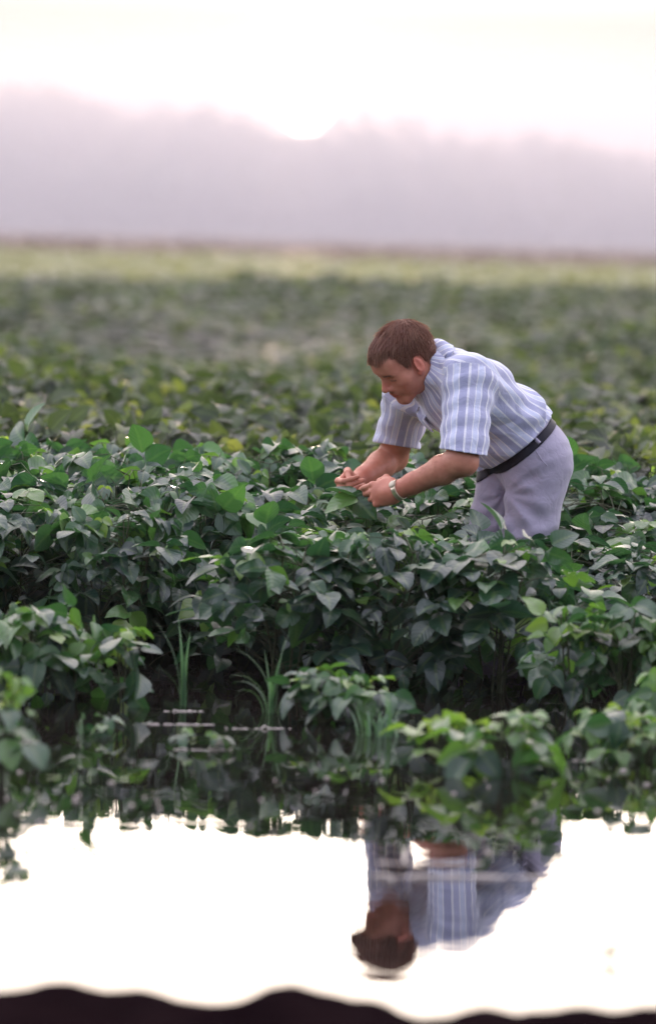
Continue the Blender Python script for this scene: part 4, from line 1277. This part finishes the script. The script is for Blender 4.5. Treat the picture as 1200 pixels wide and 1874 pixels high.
def man():
    e = bpy.data.objects.new('person', None); COL.objects.link(e)
    base = np.array(((ANL[0] + ANR[0]) / 2, (ANL[1] + ANR[1]) / 2, -0.33))
    e.location = base
    tag(e, 'man in striped short-sleeved shirt and grey trousers bending over the soybean plants', 'person')
    off = lambda V: np.asarray(V) - base
    V, F, tone, red = build_body()
    link('body', mesh_np('body', off(V), F, [M_SKIN], True, {'tone': ('FLOAT', tone), 'red': ('FLOAT', red)}), e)
    # fine pale hair on the forearms
    rg = np.random.default_rng(9); ah = MB()
    fa = np.zeros(len(V), bool)
    for el, wr in ((ELL_, WRL), (ELR, WRR)):
        ax = wr - el; L2 = np.linalg.norm(ax); ax = ax / L2
        t = (V - el) @ ax; rr = np.linalg.norm((V - el) - t[:, None] * ax, axis=1)
        fa |= (t > .0) & (t < L2 - .02) & (rr < .055)
    ids = rg.choice(np.where(fa)[0], 1700)
    ctr = {}
    for i in ids:
        p = V[i]; el, wr = (ELL_, WRL) if np.linalg.norm(np.cross(p - ELL_, nrm(WRL - ELL_))) < np.linalg.norm(np.cross(p - ELR, nrm(WRR - ELR))) else (ELR, WRR)
        ax = nrm(wr - el); o = nrm((p - el) - ax * ((p - el) @ ax))
        d1 = nrm(o * .7 + ax * .7 + rg.normal(0, .25, 3)); d2 = nrm(o * .2 + ax * .9 + rg.normal(0, .25, 3)); ln = rg.uniform(.005, .010)
        ah.tube(np.array([p - o * .001, p + d1 * ln * .5, p + d1 * ln * .5 + d2 * ln * .5]), [.00022, .0002, .0001], 3, rg.uniform(.7, 1))
    ah.V = [off(v) for v in ah.V]
    link('arm_hair', ah.mesh('arm_hair', [M_HAIR]), e)
    V, F, st = build_shirt(); SV, SF = V, F
    sh = link('shirt', mesh_np('shirt', off(V), F, [M_SHIRT], True, {'stripe': ('FLOAT', st)}), e)
    V, F, st = build_collar(SV, SF)
    link('collar', mesh_np('collar', off(V), F, [M_SHIRT], True, {'stripe': ('FLOAT', st)}), sh)
    V, F = build_trousers()
    TV = V
    tr = link('trousers', mesh_np('trousers', off(V), F, [M_TROU]), e)
    mb = MB()
    surf_tube([(976, 820), (990, 838), (1003, 855)], TV, .0017, .001, mb)
    mb.V = [off(v) for v in mb.V]
    if mb.n: link('pocket', mb.mesh('pocket', [M_TROU]), tr)
    V, F = build_belt()
    link('belt', mesh_np('belt', off(V), F, [M_BELT]), e)
    BV = V
    for pts in ([(968, 802), (972, 798), (986, 812), (982, 816)],):
        C = []
        for (px, py) in [(985, 789), (974, 800)]: pass
    lp = MB()
    surf_tube([(972, 791), (977, 797), (984, 804), (988, 808)], np.concatenate([BV, TV]), .0060, .001, lp)
    lp.V = [off(v) for v in lp.V]
    if lp.n: link('belt_loop', lp.mesh('belt_loop', [M_TROU]), tr)
    hb = build_hair(); hb.V = [off(v) for v in hb.V]
    link('hair', hb.mesh('hair', [M_HAIR]), e)
    # wristwatch
    ax = nrm(WRL - ELL_); c = WRL - ax * .012
    wb = MB(); ring_strap(wb, c, ax, .0285, .0085, .003, 1.0)
    wb.V = [off(v) for v in wb.V]
    w = link('wristwatch', wb.mesh('wristwatch', [M_WATCH], False), e)
    db = MB(); o = nrm(np.array((0.1, -.75, .65)) - ax * (np.array((0.1, -.75, .65)) @ ax))
    ring = []
    p = c + o * .0285
    db.tube([p, p + o * .004, p + o * .0065, p + o * .0067], [.0115, .0115, .0100, .0002], 20)
    db.V = [off(v) for v in db.V]
    link('dial', db.mesh('dial', [M_DIAL]), w)
    for an in (ANL, ANR):
        f = Field(an + (-.25, -.13, -.06), an + (.10, .13, .10), .004)
        f.add(cone(an + (.015, 0, -.005), an + (-.17, -.05, -.012), .044, .034), 0); f.add(cone(an + (.01, 0, 0), an + (.01, 0, .07), .045, .05), .02)
        f.cut(an + (0, 0, -.036), np.array((0, 0, -1.0)))
        V, F = f.nets(1)
        link('shoe', mesh_np('shoe', off(V), F, [M_SHOE]), e)
man()

# ------------------------------------------------------------------ the single plants, grasses and floating bits at the water
def wpos(px, d):
    py = HORIZ + FPX * CAMH / d             # photo row of its foot
    d = water_d(py, px)
    p = at(px, py, d)
    return (p[0], d, 0.0)

def clump(items, label, group=None, seed0=0, **kw):
    for i, (px, d, h, rad, n) in enumerate(items):
        ms = soy_plant(900 + seed0 + i, h=h, rad=rad, n=n, low=kw.get('low', .015), leaf=kw.get('leaf', .075), young=kw.get('young', .22), stem_to=-.30, nst=kw.get('nst', 4), bright=kw.get('bright', .10))
        plant(ms, wpos(px, d), 0.7 * i + seed0, 1.0, label, group)

clump([(-40, 13.35, .25, .15, 34), (45, 13.25, .235, .15, 36), (130, 13.35, .215, .13, 30)], 'low leafy plant in the clump at the left edge before the tall crop', 'plants of the low left clump', 10, leaf=.078)
clump([(225, 13.2, .20, .085, 15)], 'small thin plant with upright sprays at the right end of the low left clump', None, 30, leaf=.074)
clump([(6, 11.35, .235, .075, 16)], 'blurred pale green plant standing in the water at the left edge nearest the camera', None, 40, leaf=.066, young=.6, bright=.25)
clump([(1060, 13.0, .27, .14, 30), (1135, 12.9, .285, .15, 34), (1215, 12.9, .26, .15, 30)], 'bright leafy plant in the clump standing in water at the right edge', 'plants of the right edge clump', 50, young=.35, bright=.16)
clump([(1195, 12.2, .175, .085, 13)], 'light green spray of leaves cut off by the right edge above the low bushes', None, 60, young=.7, bright=.3)
clump([(1095, 11.85, .110, .070, 11), (1175, 11.75, .120, .085, 13), (1250, 11.75, .12, .09, 12)], 'low bush of broad leaves at the water line by the right edge', 'low bushes at the right edge', 70, young=.5, bright=.38, leaf=.066)
clump([(815, 11.70, .120, .080, 15)], 'low bush of light green leaves, left one of the near pair in open water', None, 80, young=.6, bright=.46, leaf=.068)
clump([(925, 11.45, .145, .098, 19)], 'larger of the two near bushes in the open water, with yellow-green top leaves', None, 90, young=.6, bright=.46, leaf=.07)
clump([(590, 12.72, .135, .095, 26), (660, 12.62, .125, .085, 20)], 'small drooping bush at the foot of the front mound beside the grass', 'small bushes at the foot of the mound', 100, leaf=.056, young=.35, bright=.15)
clump([(150, 12.42, .032, .028, 2), (185, 12.36, .040, .030, 3)], 'leaf tuft just breaking the dark water, nearer the left edge', 'leaf tufts in the dark water on the left', 110, leaf=.046, young=.9, low=.008, nst=2)
clump([(335, 12.12, .042, .028, 2), (385, 12.05, .045, .03, 3)], 'leaf tuft just breaking the dark water below the grass blades', 'leaf tufts in the dark water in the middle', 120, leaf=.046, young=.6, low=.008, nst=2)

def blade(mb, base, az, ln, arch, w, rg, tint):
    n = 12; t = np.linspace(0, 1, n)
    th = arch * t ** 1.6
    ds = ln / (n - 1)
    r = np.concatenate([[0], np.cumsum(np.sin(th[:-1]) * ds)]); z = np.concatenate([[0], np.cumsum(np.cos(th[:-1]) * ds)])
    o = np.array((math.cos(az), math.sin(az), 0)); sd = np.array((-math.sin(az), math.cos(az), 0))
    c = np.asarray(base) + r[:, None] * o + z[:, None] * np.array((0, 0, 1.0))
    wd = w * (1 - t ** 2.2) * (.55 + .45 * np.minimum(1, t * 4)) + .0004
    nv = np.stack([np.cos(th), np.sin(th)], -1)
    lift = np.array((0, 0, 1.0))[None] * np.sin(th)[:, None] - o * np.cos(th)[:, None]
    V = np.stack([c - sd * wd[:, None], c - lift * (wd * .35)[:, None], c + sd * wd[:, None]], 1).reshape(-1, 3)
    i = np.arange(n - 1)[:, None] * 3; j = np.arange(2)[None]
    F = np.stack([i + j, i + j + 1, i + 3 + j + 1, i + 3 + j], -1).reshape(-1, 4)
    uv = np.stack([np.tile([-.5, 0, .5], n), np.repeat(t, 3)], -1)
    mb.add(V, F, tint, uv)

def grass(px, d, blades, label, seed):
    rg = np.random.default_rng(seed); mb = MB()
    for (dx, az, ln, arch, w) in blades:
        blade(mb, (dx, rg.normal(0, .01), -.03), az, ln, arch, w, rg, rg.uniform(.2, .9))
    tag(link('grass_tuft', mb.mesh('grass_tuft', [M_GRASS]), None, wpos(px, d)), label, 'grass')
grass(333, 13.15, [(0, 2.4, .26, .25, .0055), (.004, .6, .22, .2, .010), (-.004, 3.0, .27, .9, .004), (0, 3.2, .16, 1.5, .004), (.006, 4.4, .17, .35, .006)],
      'tall upright grass blades rising from the dark gap in the crop', 1)
grass(497, 12.95, [(0, 3.1, .24, 1.5, .0045), (.004, .3, .25, .5, .0045), (-.006, 2.7, .19, .3, .005), (.01, .1, .21, .25, .005), (-.01, 3.3, .19, 2.1, .0045),
                   (-.012, 2.9, .17, 2.3, .005), (.015, .2, .15, 1.9, .004), (0, 4.6, .16, 1.6, .006), (-.02, 3.6, .14, 2.2, .004), (.0, 5.4, .18, .5, .004)],
      'arching grass tuft at the left foot of the front mound', 2)
rg_ = np.random.default_rng(8)
grass(690, 12.35, [(rg_.normal(0, .02), rg_.uniform(0, 6.28), rg_.uniform(.07, .15), rg_.uniform(.3, 2.2), .004) for _ in range(22)],
      'spiky blue-green grass tuft before the small drooping bushes', 3)

# things afloat
def straw(px0, px1, py, dz, label, seed, r=.0021, tilt=0.0):
    rg = np.random.default_rng(seed)
    a, b = at(px0, py, water_d(py, px0)), at(px1, py, water_d(py, px1))
    n = 16; t = np.linspace(0, 1, n)[:, None]
    c = (a + b) / 2
    pts = a * (1 - t) + b * t - c
    pts[:, 2] = 0.0002 + rg.normal(0, .0020, n); pts[:, 1] += tilt * (t[:, 0] - .5) + np.cumsum(rg.normal(0, .0015, n))
    mb = MB(); mb.tube(pts, r * rg.uniform(.45, 1.25, n), 6)
    tag(link('floating_straw', mb.mesh('floating_straw', [M_STRAW]), None, (c[0], c[1], 0)), label, 'straw')
straw(272, 392, 1326, 0, 'long pale straw floating on the dark water below the grass blades', 1)
straw(300, 372, 1302, 0, 'short pale straw floating close under the tall grass blades', 2)
straw(412, 532, 1334, 0, 'long pale straw floating left of the spiky grass tuft', 3)
straw(318, 425, 1372, 0, 'pale straw lying across the leaf tuft in the dark water', 4)
straw(1040, 1092, 1392, 0, 'short straw floating between the near bushes on the right', 5)
straw(682, 1002, 1606, 0, 'longest pale straw floating across the man\'s reflection', 6, .0044)
straw(690, 880, 1579, 0, 'shorter pale straw floating just beyond the longest one in the man\'s reflection', 7, .0036)
straw(736, 744, 1570, 0, 'straw stub pointing away from the two straws in the man\'s reflection', 8, .003, .30)

def glint_flecks():  # pale flecks added on the water to imitate glints from ripples
    rg = np.random.default_rng(12); mb = MB()
    n = 90
    py = rg.uniform(1410, 1640, n); px = rg.uniform(-150, 1350, n)
    keep = rg.uniform(0, 1, n) < np.where(py < 1580, 1, .35)
    for x, y in zip(px[keep], py[keep]):
        p = at(x, y, water_d(y, x)); a = rg.uniform(0, 3.14); l = rg.uniform(.003, .009)
        dv = np.array((math.cos(a), math.sin(a), 0)) * l
        p[2] = .002
        mb.tube([p - dv, p, p + dv], [.001, .0032, .001], 5, rg.uniform(0, 1))
    tag(link('glint_flecks', mb.mesh('glint_flecks', [M_STRAW])), 'scattered pale flecks that stand in for glints on the water', None, None, 'stuff')
glint_flecks()

def floating_leaf(px, py, ln, az, label, up=.1, n=1):
    d = water_d(py, px); p = at(px, py, d); mb = MB(); rg = np.random.default_rng(int(px))
    for k in range(n):
        a = az + k * 1.3
        add_leaves(mb, np.array([[0, 0, .004]]), np.array([[math.cos(a), math.sin(a), up]]), np.array([[0.1, -.2, 1.0]]), np.array([ln]), [0.3], True, rg, curl=np.array([.5]))
    tag(link('floating_leaf', mb.mesh('floating_leaf', [M_LEAF]), None, (p[0], p[1], 0)), label, 'leaf')
floating_leaf(18, 1602, .05, .4, 'curled dark leaf floating on the bright water at the left edge', .35, 2)
floating_leaf(75, 1590, .035, 2.5, 'small dark leaf floating right of the curled one on the bright water', .3)
floating_leaf(125, 1560, .03, .2, 'thin leaf floating at the left edge of the crop\'s reflection', .2)
ms = soy_plant(990, h=.03, rad=.014, n=4, leaf=.018, low=.012, stem_to=-.1, young=.4, nst=1)
plant(ms, wpos(1110, water_d(1752)), 0, 1.0, 'tiny lone sprout standing in the bright water at the lower right', None, 'sprout', 'sprout')

# the leaf the man holds between his hands
def held_leaf():
    base = MP(654, 911, -.10); mb = MB(); rg = np.random.default_rng(4)
    P = np.array([MP(652, 910, -.10), MP(652, 911, -.10), MP(640, 907, -.085)])
    T = np.array([MP(597, 890, -.06), MP(598, 922, -.16), MP(700, 955, -.14)])
    D = T - P; ln = np.linalg.norm(D, axis=1)
    add_leaves(mb, P - base, D, np.array([[.25, -.10, 1.0], [.1, -.55, 1.0], [-.1, -.9, .6]]), ln * np.array([1.0, 1.0, .8]), [.72, .92, .6], True, rg, curl=np.array([.15, .5, .4]))
    mb.tube(np.array([P[0], MP(668, 935, -.07), MP(672, 980, -.03), MP(672, 1040, 0)]) - base, .0016, 5, .6, 1)
    tag(link('soybean_leaf', mb.mesh('soybean_leaf', [M_LEAF, M_STEM]), None, base), 'soybean leaf stretched between the man\'s fingers', 'leaf')
held_leaf()
